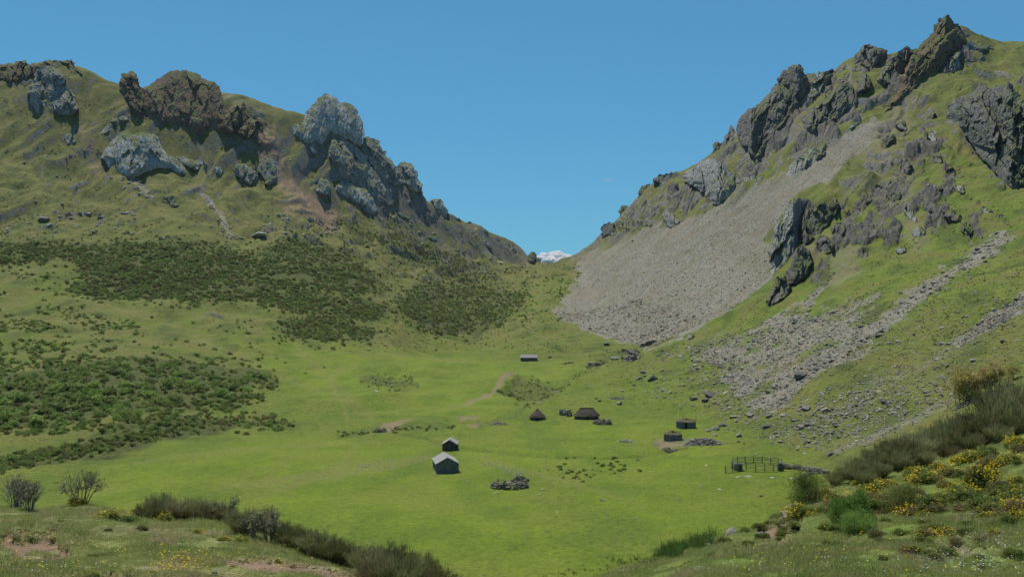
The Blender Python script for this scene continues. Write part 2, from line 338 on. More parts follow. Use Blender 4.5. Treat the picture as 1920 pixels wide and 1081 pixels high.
GULLY = [[(-60,860),(40,850),(120,838),(180,815),(250,800),(320,782),(420,778),(540,790),(600,796),(450,803),(300,834),(150,862),(0,886),(-60,890)]]
PITD = [[(940,720),(975,705),(1020,712),(1045,730),(1010,745),(970,755)], [(670,715),(710,700),(770,705),(790,725),(740,735),(690,730)]]
MEADOW = [[(-60,900),(150,862),(300,835),(450,808),(520,790),(480,740),(540,690),(600,650),(760,660),(900,655),(1000,665),(1100,690),(1230,700),(1320,760),(1400,800),(1500,850),(1560,880),(1560,1300),(-60,1300)]]
MEADOWB = [[(430,640),(640,650),(760,665),(900,672),(1060,685),(1110,695),(1040,730),(960,760),(900,790),(700,780),(560,740)], [(860,800),(1000,790),(1200,790),(1330,810),(1420,860),(1560,890),(1500,1090),(300,1090),(100,900),(330,835),(600,805),(760,830)]]
TRACK = [([(962,702),(940,712),(922,731),(900,744),(875,753)], 5, 1.0), ([(880,753),(840,765)], 4, .4)]
SOILB = [[(715,790),(740,785),(795,788),(760,796),(725,808),(700,806)], [(853,778),(900,776),(895,784),(860,785)], [(870,792),(905,790),(895,798),(872,797)], [(385,492),(385,492),(386,493)],[(1225,828),(1285,824),(1290,832),(1240,838)]]
DARKST = [([(640,815),(720,802),(800,803),(850,800)], 7, .7), ([(700,800),(790,820),(860,838),(940,850),(1040,856),(1150,858),(1230,850),(1290,838)], 3.2, .8), ([(1170,648),(1120,690),(1070,712),(1040,740),(990,765),(960,785),(900,795)], 6, .8)]
OLIVE = [([(700,806),(640,870),(560,905),(420,912)], 10, .3), ([(250,870),(330,855),(520,835),(700,830)], 5, .35), ([(500,905),(640,880),(810,855)], 8, .5), ([(560,650),(640,740),(700,780)], 14, .3), ([(150,560),(300,600),(520,700),(680,770)], 8, .3), ([(0,700),(200,660),(420,600),(640,600)], 5, .3), ([(640,690),(620,720),(650,780)], 6, .5), ([(560,650),(760,668),(900,680)], 5, .3), ([(520,920),(600,895),(760,870)], 9, .4), ([(860,850),(980,880),(1200,940)], 6, .3)]
mk = {}
mk['scree'] = np.maximum(np.maximum(mask(SCREES[:1], 14), mask(SCREES[1:], 20) * (.42 + .58 * sstep(-.25, .2, fbm2(X / 14, D / 20, 4, 141)))), np.maximum(linemask(STREAKS) * .78, linemask(GREYST) * .7))
mk['red'] = linemask(REDST)
mk['rock'] = mask(ROCKZ, 14)
mk['heath'] = np.maximum(mask(HEATH, 10), np.maximum(mask(PATCH, 6), np.maximum(mask(GULLY, 5) , mask(PITD, 5) * .8)))
mk['meadow'] = mask(MEADOW, 30); mk['meadow'][T <= 4.0] = 1
mk['bright'] = mask(MEADOWB, 22) * (.45 + .55 * sstep(-.3, .2, fbm2(X / 30, D / 45, 3, 155)))
mk['soil'] = np.maximum(linemask(TRACK), mask(SOILB, 3))
mk['dark'] = linemask(DARKST)
mk['olive'] = linemask(OLIVE)
mk['streak'] = np.clip(.5 + fbm2((PXG * .58 + PYG * .81 + w2x * 5) / 9, (PXG * -.81 + PYG * .58) / 120, 4, 55) * .9 + .35 * fbm2(X / 60, D / 60, 2, 57), 0, 1)
mk['tan'] = linemask([([(1720,150),(1690,200),(1660,250),(1640,300)], 34, .8), ([(1690,300),(1700,400),(1725,450)], 24, .6), ([(1530,470),(1600,470),(1590,510),(1560,530)], 30, .7), ([(1470,260),(1560,215),(1600,170)], 26, .6), ([(1600,350),(1680,360)], 24, .6), ([(1140,440),(1200,400),(1260,370)], 16, .6), ([(870,420),(940,460),(985,490)], 18, .7), ([(430,190),(480,210)], 14, .5)])
mk['blotch'] = np.clip(.5 + .75 * fbm2(X / 16, D / 26, 5, 59), 0, 1)
mk['fore'] = 1 - sstep(2.6, 3.4, T)
mk['right'] = sstep(1150, 1350, PXG) * VIS * sstep(6.0, 7.5, T + .0)
mk['mount'] = sstep(8.6, 9.6, T)

# ---- relief
far = sstep(110, 240, D)
dz = far * (fbm2(X / 70, D / 70, 3, 1) * 1.6 * sstep(4.6, 6, T) + fbm2(X / 17, D / 17, 3, 5) * .55 * (0.25 + .75 * sstep(5, 6.5, T)))
mid = sstep(5.2, 6.6, T) * (1 - sstep(9.6, 10.6, T)) * (1 - .8 * mk['scree']) * (1 - .75 * mk['bright'])
dz += mid * (fbm2(X / 42, D / 55, 3, 13) * 4.2 + fbm2(X / 5, D / 7, 3, 15) * .55)
dz += sstep(4.2, 5, T) * (1 - .7 * mk['scree']) * fbm2(X / 3.2, D / 4.5, 3, 16) * .22
bk = sstep(5.15, 5.8, T) * (1 - sstep(8.5, 9.2, T)) * (1 - .7 * mk['scree'])
dz += bk * (fbm2(X / 34 + 5, D / 48, 3, 151) * 2.0 + fbm2(X / 11, D / 17, 3, 153) * .55)
mt = mk['mount'] * (1 - .85 * mk['scree'])
xr = X * .86 + D * .5; yr = -X * .5 + D * .86
dz += mt * (fbm2(X / 60, D / 90, 4, 11, True) * 5.5 - 2.0) * (1 - sstep(10.6, 11, T) * .55)
dz += mt * fbm2(X / 9, D / 12, 3, 17) * 1.0
dz += mt * (1 - sstep(10.5, 11, T) * .7) * (fbm2(X / 34 + fbm2(X / 50, D / 50, 2, 18) * .8, D / 150, 3, 19, True) * 8.0 - 3)
rk = mk['rock'] * (1 - mk['scree'])
sx_ = np.where(PXG > 1000, 1, -1)
pa = X * .5 * sx_ + D * .55 + Z * .8; pb = X * .8 * sx_ - D * .3 - Z * .3
patchy = sstep(-.06, .14, fbm2(pa / 30, pb / 9, 4, 71) + .5 * fbm2(X / 60, D / 60, 2, 75) - .13 * (PXG < 1000) - .12 * (PXG < 1000) * sstep(790, 850, PXG))
rk = rk * patchy * (.55 + .45 * sstep(-.1, .1, fbm2(pa / 9, pb / 5, 3, 77)))
u = X * .8 + D * .3 + Z * .5; v = D * .35 - X * .25 + Z * .35
dz += rk * (facet2(u / 15, v / 22, 81) * 7 + facet2(u / 6, v / 9, 85) * 3.4 + facet2(u / 2.6, v / 4, 89) * 1.5)
mk['rock'] = rk
dz += mk['scree'] * VIS * (fbm2(X / 4, D / 4, 2, 23) * .35 + facet2(X / 1.5, D / 1.5, 27) * .35)
hh = mk['heath']
dz += hh * (fbm2(X / 5, D / 8, 3, 33, True) * 1.1)
dz += mk['heath'] * mask(GULLY, 9) * -1.1
dz -= mk['dark'] * 0.7 + mk['soil'] * .25
pit = mask(PITD[:1], 8); dz -= pit * 3.0
# hidden convexity of near bank
nb = 1 - sstep(2.4, 3.2, T)
dz += nb * (fbm2(X / 7, D / 7, 3, 41) * .45 + fbm2(X / 1.3, D / 1.3, 3, 45) * .10)
ero = nb * sstep(.20, .42, fbm2(X / 3.4, D / 2.6, 3, 47)) * sstep(12, 16, D)
dz -= ero * .12
def nmask(polys, soft):
    m = np.zeros_like(D); sel = (T < 2.6) & (D > 12)
    for p in polys: m[sel] = np.maximum(m[sel], sstep(-soft, soft, sdpoly(p, PXG[sel] + fbm2(X[sel] * 1.2, D[sel] * 1.2, 4, 161) * 34, PYG[sel] + fbm2(X[sel] * 1.2 + 7, D[sel] * 1.2, 4, 163) * 20)))
    return m
scar = nmask([[(1385,993),(1500,982),(1508,996),(1475,1006),(1478,1030),(1455,1034),(1450,1006),(1400,1004)], [(1715,992),(1780,1004),(1860,1006),(1858,1016),(1770,1016),(1715,1003)], [(0,985),(120,990),(130,1012),(0,1015)], [(150,1050),(260,1058),(250,1081),(120,1081)], [(1370,1022),(1400,1022),(1408,1048),(1385,1050)], [(230,958),(330,962),(330,974),(250,976)]], 4)
dz -= scar * .22; ZZ = Z + dz; PYD = CY - (ZZ - CAMZ) * F / D
ero = np.maximum(ero * (1 - .6 * sstep(1000, 1100, PXG)), scar)
mk['ero'] = ero; mk['lush_near'] = nb * sstep(900, 1150, PXG)
ZZ = Z + dz
PYD = CY - (ZZ - CAMZ) * F / D          # projected row of every vertex
VMIN = np.minimum.accumulate(np.where(D > 5, PYD, 1e9), axis=0)

def mesh_grid(name, X, Y, Z, smooth=True):
    nr, nc = X.shape; co = np.stack([X, Y, Z], -1).reshape(-1, 3).astype(np.float32)
    i = np.arange(nr * nc).reshape(nr, nc); q = np.stack([i[:-1, :-1], i[:-1, 1:], i[1:, 1:], i[1:, :-1]], -1).reshape(-1, 4)
    return mesh_np(name, co, q, smooth)
def mesh_np(name, co, faces, smooth=False):
    me = bpy.data.meshes.new(name); n = len(faces); k = faces.shape[1]
    me.vertices.add(len(co)); me.vertices.foreach_set('co', np.ascontiguousarray(co, np.float32).ravel())
    me.loops.add(n * k); me.loops.foreach_set('vertex_index', np.ascontiguousarray(faces, np.int32).ravel())
    me.polygons.add(n); me.polygons.foreach_set('loop_start', np.arange(0, n * k, k, dtype=np.int32))
    me.polygons.foreach_set('loop_total', np.full(n, k, np.int32))
    me.polygons.foreach_set('use_smooth', np.full(n, smooth, bool)); me.update(calc_edges=True); return me
def attr_f(me, name, arr):
    a = me.attributes.new(name, 'FLOAT', 'POINT'); a.data.foreach_set('value', np.ascontiguousarray(arr, np.float32).ravel())
tm = mesh_grid('ground', X, D, ZZ)
for k_, v_ in mk.items(): attr_f(tm, 'm_' + k_, v_)

def make_ground_mat():
    m = NT('valley_ground'); A = lambda n: m.attr('m_' + n).outputs['Fac']
    n_big = m.noise(0.018, 4); n_mid = m.noise(0.09, 5); n_sm = m.noise(0.55, 5, rough=.7); n_fine = m.noise(2.6, 4, rough=.75)
    # pasture
    past = m.mix(m.ramp(n_mid, [(0.32, 0.0), (0.66, 1.0)]), (0.068, 0.098, 0.010), (0.112, 0.146, 0.014))
    past = m.mix(m.ramp(n_big, [(0.45, 0.0), (0.6, .6)]), past, (0.125, 0.122, 0.036))
    mtn = m.mix(m.ramp(n_mid, [(0.35, 0.0), (0.65, 1.0)]), (0.076, 0.088, 0.016), (0.124, 0.126, 0.029))
    mtn = m.mix(m.ramp(m.noise(0.03, 4), [(0.5, 0.0), (0.64, .7)]), mtn, (0.130, 0.110, 0.032))
    c = m.mix(A('mount'), past, mtn)
    rgt = m.mix(m.ramp(n_mid, [(0.35, 0.0), (0.62, 1.0)]), (0.068, 0.105, 0.010), (0.118, 0.168, 0.014))
    c = m.mix(m.math('MULTIPLY', m.math('MULTIPLY', A('right'), m.ramp(n_big, [(0.25, 1.0), (0.7, .5)])), m.math('SUBTRACT', 1.0, m.math('MULTIPLY', A('mount'), .5))), c, rgt)
    mead = m.mix(m.ramp(n_mid, [(0.3, 0.0), (0.68, 1.0)]), (0.078, 0.118, 0.009), (0.115, 0.155, 0.013))
    c = m.mix(m.ramp(A('blotch'), [(0.50, 0.0), (0.70, .7)]), c, (0.135, 0.125, 0.032))
    c = m.mix(m.ramp(A('blotch'), [(0.26, .75), (0.42, 0.0)]), c, (0.048, 0.068, 0.013))
    c = m.mix(A('meadow'), c, mead)
    brt = m.mix(m.ramp(n_mid, [(0.3, 0.0), (0.68, 1.0)]), (0.088, 0.134, 0.006), (0.134, 0.184, 0.011))
    brt = m.mix(m.ramp(m.noise(0.035, 3), [(0.5, 0.0), (0.66, .65)]), brt, (0.135, 0.165, 0.020))
    c = m.mix(A('bright'), c, brt)
    c = m.mix(m.math('MULTIPLY', A('meadow'), m.ramp(A('blotch'), [(0.52, 0.0), (0.72, .45)])), c, (0.135, 0.155, 0.022))
    c = m.mix(m.math('MULTIPLY', A('meadow'), m.ramp(A('blotch'), [(0.28, .5), (0.44, 0.0)])), c, (0.068, 0.115, 0.009))
    # fine tussock colour
    c = m.mix(m.math('MULTIPLY', m.ramp(n_sm, [(0.48, 0.0), (0.62, 1.0)]), m.math('SUBTRACT', .62, m.math('MULTIPLY', A('bright'), .38))), c, (0.048, 0.060, 0.016))
    c = m.mix(m.math('MULTIPLY', m.ramp(n_fine, [(0.56, 0.0), (0.7, 1.0)]), .22), c, (0.2, 0.2, 0.08))
    c = m.mix(A('olive'), c, (0.165, 0.150, 0.05))
    c = m.mix(m.math('MULTIPLY', A('dark'), m.ramp(n_sm, [(0.38, .25), (0.6, 1.0)])), c, (0.062, 0.082, 0.018))
    pp = m.noise(0.22, 5, rough=.75)
    c = m.mix(m.math('MULTIPLY', m.ramp(pp, [(0.5, 0.0), (0.66, 1.0)]), m.math('SUBTRACT', .5, m.math('MULTIPLY', A('bright'), .3))), c, (0.140, 0.145, 0.030))
    mot = m.ramp(m.noise(1.3, 7, rough=.85), [(0.36, 0.62), (0.5, 1.0), (0.66, 1.42)])
    c = m.mix(.8, c, mot, 'MULTIPLY')
    c = m.mix(m.math('MULTIPLY', A('tan'), m.ramp(n_sm, [(0.36, .25), (0.56, 1.0)])), c, (0.175, 0.150, 0.098))
    # foreground bank
    f = m.mix(m.ramp(m.noise(1.2, 5, rough=.7), [(0.35, 0.0), (0.65, 1.0)]), (0.105, 0.135, 0.032), (0.185, 0.195, 0.065))
    f = m.mix(m.ramp(m.noise(.45, 4), [(0.50, 0.0), (0.62, .75)]), f, (0.19, 0.15, 0.095))
    f2 = m.mix(m.ramp(m.noise(1.1, 6, rough=.75), [(0.35, 0.0), (0.65, 1.0)]), (0.070, 0.112, 0.014), (0.130, 0.175, 0.032))
    f = m.mix(m.math('MULTIPLY', A('lush_near'), m.ramp(m.noise(.3, 4), [(0.4, 1.0), (0.66, .35)])), f, f2)
    c = m.mix(A('fore'), c, f)
    c = m.mix(A('ero'), c, m.mix(n_fine, (0.13, 0.085, 0.055), (0.24, 0.165, 0.11)))
    # heath litter
    h = m.mix(m.ramp(n_sm, [(0.4, 0.0), (0.62, 1.0)]), (0.044, 0.056, 0.014), (0.076, 0.090, 0.022))
    c = m.mix(m.math('MULTIPLY', A('heath'), m.ramp(n_mid, [(0.36, 1.0), (0.70, .7)])), c, h)
    # rock
    rc, r2, r3 = rock_colour(m, (0.08, 0.08, 0.075), (0.24, 0.228, 0.205), (0.17, 0.14, 0.09), .5)
    nz = m.sepnz()
    rr = m.math('SUBTRACT', m.math('ADD', A('rock'), m.math('MULTIPLY', n_sm, .7)), m.math('MULTIPLY', nz, .55))
    c = m.mix(m.ramp(rr, [(0.42, 0.0), (0.60, 1.0)]), c, rc)
    # steep bits anywhere
    st = m.math('ADD', nz, m.math('MULTIPLY', n_sm, .25))
    c = m.mix(m.math('MULTIPLY', m.ramp(st, [(0.66, 1.0), (0.74, 0.0)]), m.math('SUBTRACT', 1.0, A('fore'))), c, rc)
    # scree
    sv = m.n('ShaderNodeTexVoronoi'); sv.inputs['Scale'].default_value = 1.3; m.l(m.coord(), sv.inputs['Vector'])
    sx = m.n('ShaderNodeSeparateColor'); m.l(sv.outputs['Color'], sx.inputs[0])
    s = m.mix(sx.outputs[0], (0.145, 0.137, 0.110), (0.245, 0.232, 0.190))
    stn = m.noise(0.035, 5, stretch=(1, 1, 1))
    s = m.mix(m.ramp(A('streak'), [(0.46, 0.0), (0.66, .85)]), s, (0.185, 0.162, 0.116))
    s = m.mix(m.ramp(A('streak'), [(0.14, .55), (0.36, 0.0)]), s, (0.125, 0.135, 0.06))
    s = m.mix(m.ramp(A('blotch'), [(0.56, 0.0), (0.74, .5)]), s, (0.15, 0.14, 0.08))
    s = m.mix(m.math('MULTIPLY', m.ramp(sx.outputs[1], [(0.78, 0.0), (0.82, 1.0)]), .6), s, (0.065, 0.06, 0.055))
    sa = m.math('ADD', A('scree'), m.math('MULTIPLY', m.math('SUBTRACT', n_sm, .5), .9))
    c = m.mix(m.ramp(sa, [(0.42, 0.0), (0.58, 1.0)]), c, s)
    c = m.mix(m.math('MULTIPLY', A('red'), m.ramp(n_sm, [(0.35, .4), (0.55, 1.0)])), c, m.mix(sx.outputs[0], (0.20, 0.125, 0.085), (0.30, 0.20, 0.14)))
    c = m.mix(m.math('MULTIPLY', A('soil'), m.ramp(m.noise(.7, 6, rough=.8), [(0.38, .4), (0.52, .95)])), c, m.mix(n_fine, (0.14, 0.095, 0.06), (0.25, 0.185, 0.125)))
    # distant stones scattered on slopes
    h = m.math('ADD', m.math('MULTIPLY', n_sm, 1.2), m.math('MULTIPLY', n_fine, .25))
    nrm = m.bump(h, .95, .8)
    h2 = m.math('MULTIPLY', m.math('MINIMUM', sv.outputs['Distance'], .6), A('scree'))
    nrm = m.bump(h2, .6, .5, nrm)
    h3 = m.math('MULTIPLY', m.noise(.25, 8, rough=.75), A('rock'))
    nrm = m.bump(h3, 1.0, 4.0, nrm)
    return m.out(c, nrm)
M['ground'] = make_ground_mat()
tm.materials.append(M['ground'])
ground = bpy.data.objects.new('ground', tm); COL.objects.link(ground); ground['kind'] = 'structure'

hm = bpy.data.materials.new('air'); hm.use_nodes = True; ht = hm.node_tree; ht.nodes.remove(ht.nodes['Principled BSDF'])
pv = ht.nodes.new('ShaderNodeVolumePrincipled'); pv.inputs['Color'].default_value = (0.80, 0.88, 1.0, 1); pv.inputs['Density'].default_value = 0.00002; pv.inputs['Anisotropy'].default_value = 0.2
ht.links.new(pv.outputs[0], [n_ for n_ in ht.nodes if n_.type == 'OUTPUT_MATERIAL'][0].inputs['Volume'])
_x0, _x1, _y0, _y1, _z0, _z1 = float(X.min()) - 20, float(X.max()) + 20, -40., float(D.max()) + 20, float(ZZ.min()) - 1, 285.
hz = bpy.data.meshes.new('haze'); hz.from_pydata([(x, y, z) for z in (_z0, _z1) for x, y in ((_x0, _y0), (_x1, _y0), (_x1, _y1), (_x0, _y1))], [], [(3, 2, 1, 0), (4, 5, 6, 7), (0, 1, 5, 4), (1, 2, 6, 5), (2, 3, 7, 6), (3, 0, 4, 7)])
hz.materials.append(hm); hzo = bpy.data.objects.new('haze', hz); COL.objects.link(hzo); hzo['kind'] = 'stuff'; hzo['label'] = 'thin blue summer haze filling the valley air'; hzo['category'] = 'haze'

# ------------------------------------------------------------------ lookups
def locate(px, py, allrows=False):
    """visible ground points under the given picture positions -> xyz arrays"""
    px = np.atleast_1d(np.asarray(px, float)); py = np.atleast_1d(np.asarray(py, float))
    ci = np.clip(np.searchsorted(PX, px), 1, nc - 1); f = (px - PX[ci - 1]) / (PX[ci] - PX[ci - 1]); c = np.where(f > .5, ci, ci - 1)
    out = np.zeros((len(px), 3))
    for k in range(len(px)):
        col = VMIN[:, c[k]]; r = np.searchsorted(-col, -py[k])
        r = min(max(r, 1), nr - 1); t = 0.0
        a, b = col[r - 1], col[r]
        t = min(1, max(0, (a - py[k]) / (a - b))) if a - b > 1e-6 else 1
        d0 = D[r - 1, c[k]] if PYD[r-1, c[k]] <= a + 1e-6 else D[r, c[k]]
        d = d0 + (D[r, c[k]] - d0) * t
        # height at that depth
        z = np.interp(d, D[:, c[k]], ZZ[:, c[k]])
        out[k] = (d * (px[k] - CX) / F, d, z)
    return out
def ground_z(x, y):
    px = CX + x * F / y; c = min(nc - 1, max(0, int(np.searchsorted(PX, px)))); c0 = max(0, c - 1)
    f = (px - PX[c0]) / max(1e-9, PX[c] - PX[c0]) if c != c0 else 0
    return float(np.interp(y, D[:, c0], ZZ[:, c0]) * (1 - f) + np.interp(y, D[:, c], ZZ[:, c]) * f)

# ------------------------------------------------------------------ object helpers
def tag(o, label, cat, group=None, kind=None):
    if label: o['label'] = label
    if cat: o['category'] = cat
    if group: o['group'] = group
    if kind: o['kind'] = kind
    return o
def obj(name, me, mat=None, parent=None, loc=None):
    if mat is not None and not me.materials: me.materials.append(mat)
    o = bpy.data.objects.new(name, me); COL.objects.link(o)
    if parent: o.parent = parent
    if loc is not None: o.location = loc
    return o
def thing(name, label, cat, loc=(0, 0, 0), rotz=0, group=None):
    o = bpy.data.objects.new(name, None); COL.objects.link(o); o.location = loc; o.rotation_euler = (0, 0, rotz); o.empty_display_size = .3
    return tag(o, label, cat, group)
def dup(o, parent=None):
    c = o.copy(); COL.objects.link(c)
    if parent: c.parent = parent
    for ch in list(o.children): dup(ch, c)
    return c
def py_mesh(name, v, f, smooth=False):
    me = bpy.data.meshes.new(name); me.from_pydata([tuple(p) for p in v], [], f)
    me.polygons.foreach_set('use_smooth', [smooth] * len(me.polygons)); me.update(); return me
class MB:
    def __init__(s): s.v = []; s.f = []
    def add(s, v, f):
        b = len(s.v); s.v += [tuple(p) for p in v]; s.f += [tuple(i + b for i in q) for q in f]; return s
    def box(s, x0, x1, y0, y1, z0, z1, rz=0, c=(0, 0)):
        v = [(x, y, z) for z in (z0, z1) for x, y in ((x0, y0), (x1, y0), (x1, y1), (x0, y1))]
        return s.add(v, [(3, 2, 1, 0), (4, 5, 6, 7), (0, 1, 5, 4), (1, 2, 6, 5), (2, 3, 7, 6), (3, 0, 4, 7)])
    def bar(s, a, b, r=.05, n=5, r2=None):
        a = Vector(a); b = Vector(b); r2 = r if r2 is None else r2; q = (b - a).to_track_quat('Z', 'Y'); v = []
        for p, rr in ((a, r), (b, r2)):
            for i in range(n):
                t = 2 * math.pi * i / n; v.append(p + q @ Vector((math.cos(t) * rr, math.sin(t) * rr, 0)))
        return s.add(v, [(i, (i + 1) % n, n + (i + 1) % n, n + i) for i in range(n)] + [tuple(range(n - 1, -1, -1)), tuple(range(n, 2 * n))])
    def mesh(s, name, smooth=False): return py_mesh(name, s.v, s.f, smooth)

# ---- stones: icosphere cut and squashed
def ico(sub):
    import bmesh
    bm = bmesh.new(); bmesh.ops.create_icosphere(bm, subdivisions=sub, radius=1); v = np.array([p.co[:] for p in bm.verts]); f = np.array([[q.index for q in p.verts] for p in bm.faces]); bm.free(); return v, f
ICO1 = ico(1); ICO2 = ico(2); ICO3 = ico(3)
def stone_geo(r, base=ICO2, flat=.7, cuts=9, rough=.06):
    v = base[0].copy(); f = base[1]
    for _ in range(cuts):
        n = r.normal(size=3); n /= np.linalg.norm(n); h = r.uniform(.52, .9); s = v @ n - h
        v = v - np.where(s > 0, s, 0)[:, None] * n[None] * .95
    v += r.normal(size=v.shape) * rough
    v *= np.array([r.uniform(.8, 1.3), r.uniform(.7, 1.1), flat * r.uniform(.75, 1.15)])
    return v, f
def stone_mesh(name, r, mat, base=ICO2, flat=.7, cuts=9, rough=.05):
    v, f = stone_geo(r, base, flat, cuts, rough); me = mesh_np(name, v, f, False); me.materials.append(mat); return me
def heap(name, pts, mat, r, parent=None, base=ICO1):
    """pts: list of (x,y,z,size): one joined mesh of loose stones"""
    V = []; Fc = []; o = 0
    for x, y, z, s in pts:
        v, f = stone_geo(r, base, .65, 5, .06); a = r.uniform(0, 6.28); ca, sa = math.cos(a), math.sin(a)
        v = v * s; vv = np.stack([v[:, 0] * ca - v[:, 1] * sa + x, v[:, 0] * sa + v[:, 1] * ca + y, v[:, 2] + z], -1)
        V.append(vv); Fc.append(f + o); o += len(v)
    me = mesh_np(name, np.concatenate(V), np.concatenate(Fc)); return obj(name, me, mat, parent)

# ------------------------------------------------------------------ crags
def make_crag(poly, mat, label, cat='crag', step=1.5, T0=None, lean=.9, relief=.95, ang=0.0, aniso=2.2, seed=1, name='crag', group=None, push=0.0, R=None, jag=1.0):
    p = np.asarray(poly, float); x0, y0 = p.min(0) - 6; x1, y1 = p.max(0) + 6
    gx = np.arange(x0, x1, step); gy = np.arange(y0, y1, step); GX, GY = np.meshgrid(gx, gy)
    n1 = fbm2(GX / 11, GY / 11, 4, seed * 31); n2 = fbm2(GX / 11 + 9, GY / 11, 4, seed * 31 + 7); j = 3.4 + min(x1 - x0, y1 - y0) * .025
    f1 = facet2(GX / 7, GY / 9, seed + 400)
    sd = sdpoly(p, GX + n1 * j * jag, GY + n2 * j * jag) + f1 * 1.6 * jag
    # depth plane of the hillside
    s = sdpoly(p, GX, GY) > 0; ii = np.argwhere(s); ii = ii[:: max(1, len(ii) // 260)]
    spx = gx[ii[:, 1]]; spy = gy[ii[:, 0]]; L = locate(spx, spy); top = np.array([VMIN[:, min(nc - 1, np.searchsorted(PX, q))].min() for q in spx])
    ok = spy > top + 2
    if ok.sum() < 8:
        ok = spy > np.percentile(spy, 60)
    A = np.stack([np.ones(ok.sum()), spx[ok] - spx.mean(), spy[ok] - spy.mean()], -1)
    co, *_ = np.linalg.lstsq(A, L[ok, 1], rcond=None)
    co[2] = np.clip(co[2], -6, -.3); co[1] = np.clip(co[1], -1.0, 1.0); dlo, dhi = np.percentile(L[ok, 1], [8, 92])
    hill = lambda X_, Y_: co[0] + co[1] * (X_ - spx.mean()) + co[2] * (Y_ - spy.mean())
    dmid = co[0]; mpp = dmid / F
    # lower rim per column
    low = np.array([gy[s[:, i]].max() if s[:, i].any() else np.nan for i in range(len(gx))])
    idx = np.arange(len(gx)); good = ~np.isnan(low); low = np.interp(idx, idx[good], low[good])
    k = max(3, int(18 / step)); low = np.convolve(np.pad(low, k, mode='edge'), np.ones(2 * k + 1) / (2 * k + 1), 'valid')
    LOW = np.ones_like(GY) * low[None, :]
    base = np.clip(hill(GX, LOW), dlo - 3, dhi + 3); hgt = np.maximum(0, (LOW - GY)) * mpp
    w_ = min(x1 - x0, y1 - y0) - 12
    if R is None: R = max(5, w_ * .26)
    if T0 is None: T0 = w_ * .26 * mpp
    e = np.clip(sd / R, 0, 1); prof = 1 - (1 - e) ** 2.4
    ca, sa = math.cos(ang), math.sin(ang); U = ((GX * ca + GY * sa)) * mpp; V = ((-GX * sa + GY * ca)) * mpp
    U2 = U + fbm2(U / 9, V / 9, 3, seed + 3) * 3
    T0 = min(T0, w_ * .26 * mpp, 11.0) * .62 * (1 - .35 * np.clip(hgt / (w_ * mpp), 0, 1))
    rel = (facet2(U2 / 12, V / (12 * aniso), seed) * 10 + facet2(U2 / 4.6, V / (4.6 * aniso), seed + 10) * 4.6 + facet2(U2 / 2.0, V / (1.9 * aniso), seed + 20) * 1.5 + fbm2(U2 / 2.6, V / 9, 4, seed + 30, True) * 1.6)
    dep = base + hgt * lean - T0 * prof - rel * relief * np.minimum(1, e * 2.2) * min(1, .35 + w_ / 90) + 1.0 + push
    back = np.maximum(hill(GX, GY) + 6, dep + 1.5); back = np.minimum(back, base + hgt * 1.6 + T0 + 20); back = np.maximum(back, dep + 1.5 + 10 * e)
    keep = sd > 0; cells = keep[:-1, :-1] & keep[:-1, 1:] & keep[1:, 1:] & keep[1:, :-1]
    if cells.sum() < 4: return None
    cur = np.zeros_like(cells); mx_ = np.unravel_index(np.argmax(np.where(cells, sd[:-1, :-1], -1e9)), cells.shape); cur[mx_] = True
    while True:
        g = np.pad(cur, 1); nx = (g[1:-1, 1:-1] | g[:-2, 1:-1] | g[2:, 1:-1] | g[1:-1, :-2] | g[1:-1, 2:]) & cells
        if nx.sum() == cur.sum(): break
        cur = nx
    cells = cur
    if cells.sum() < 4: return None
    nR, nC = GX.shape; vid = np.arange(nR * nC).reshape(nR, nC); cf = np.argwhere(cells)
    a = vid[:-1, :-1][cells]; b = vid[:-1, 1:][cells]; c = vid[1:, 1:][cells]; d = vid[1:, :-1][cells]
    N = nR * nC
    front = np.stack([d, c, b, a], -1); bk = np.stack([a, b, c, d], -1) + N
    pc = np.pad(cells, 1); sides = []
    for (di, dj, v1, v2) in ((-1, 0, a, b), (0, 1, b, c), (1, 0, c, d), (0, -1, d, a)):
        nb_ = pc[1 + di + cf[:, 0], 1 + dj + cf[:, 1]]; m_ = ~nb_
        sides.append(np.stack([v1[m_], v2[m_], v2[m_] + N, v1[m_] + N], -1))
    faces = np.concatenate([front, bk] + sides)
    def pts(dd): return np.stack([dd * (GX - CX) / F, dd, CAMZ + dd * (CY - GY) / F], -1).reshape(-1, 3)
    co_ = np.concatenate([pts(dep), pts(back)])
    used, inv = np.unique(faces, return_inverse=True); co_ = co_[used]; faces = inv.reshape(faces.shape)
    org = np.array([co_[:, 0].mean(), co_[:, 1].mean(), co_[:, 2].min()]); me = mesh_np(name, co_ - org, faces, False)
    o = obj(name, me, M[mat], None, org); tag(o, label, cat, group); return o

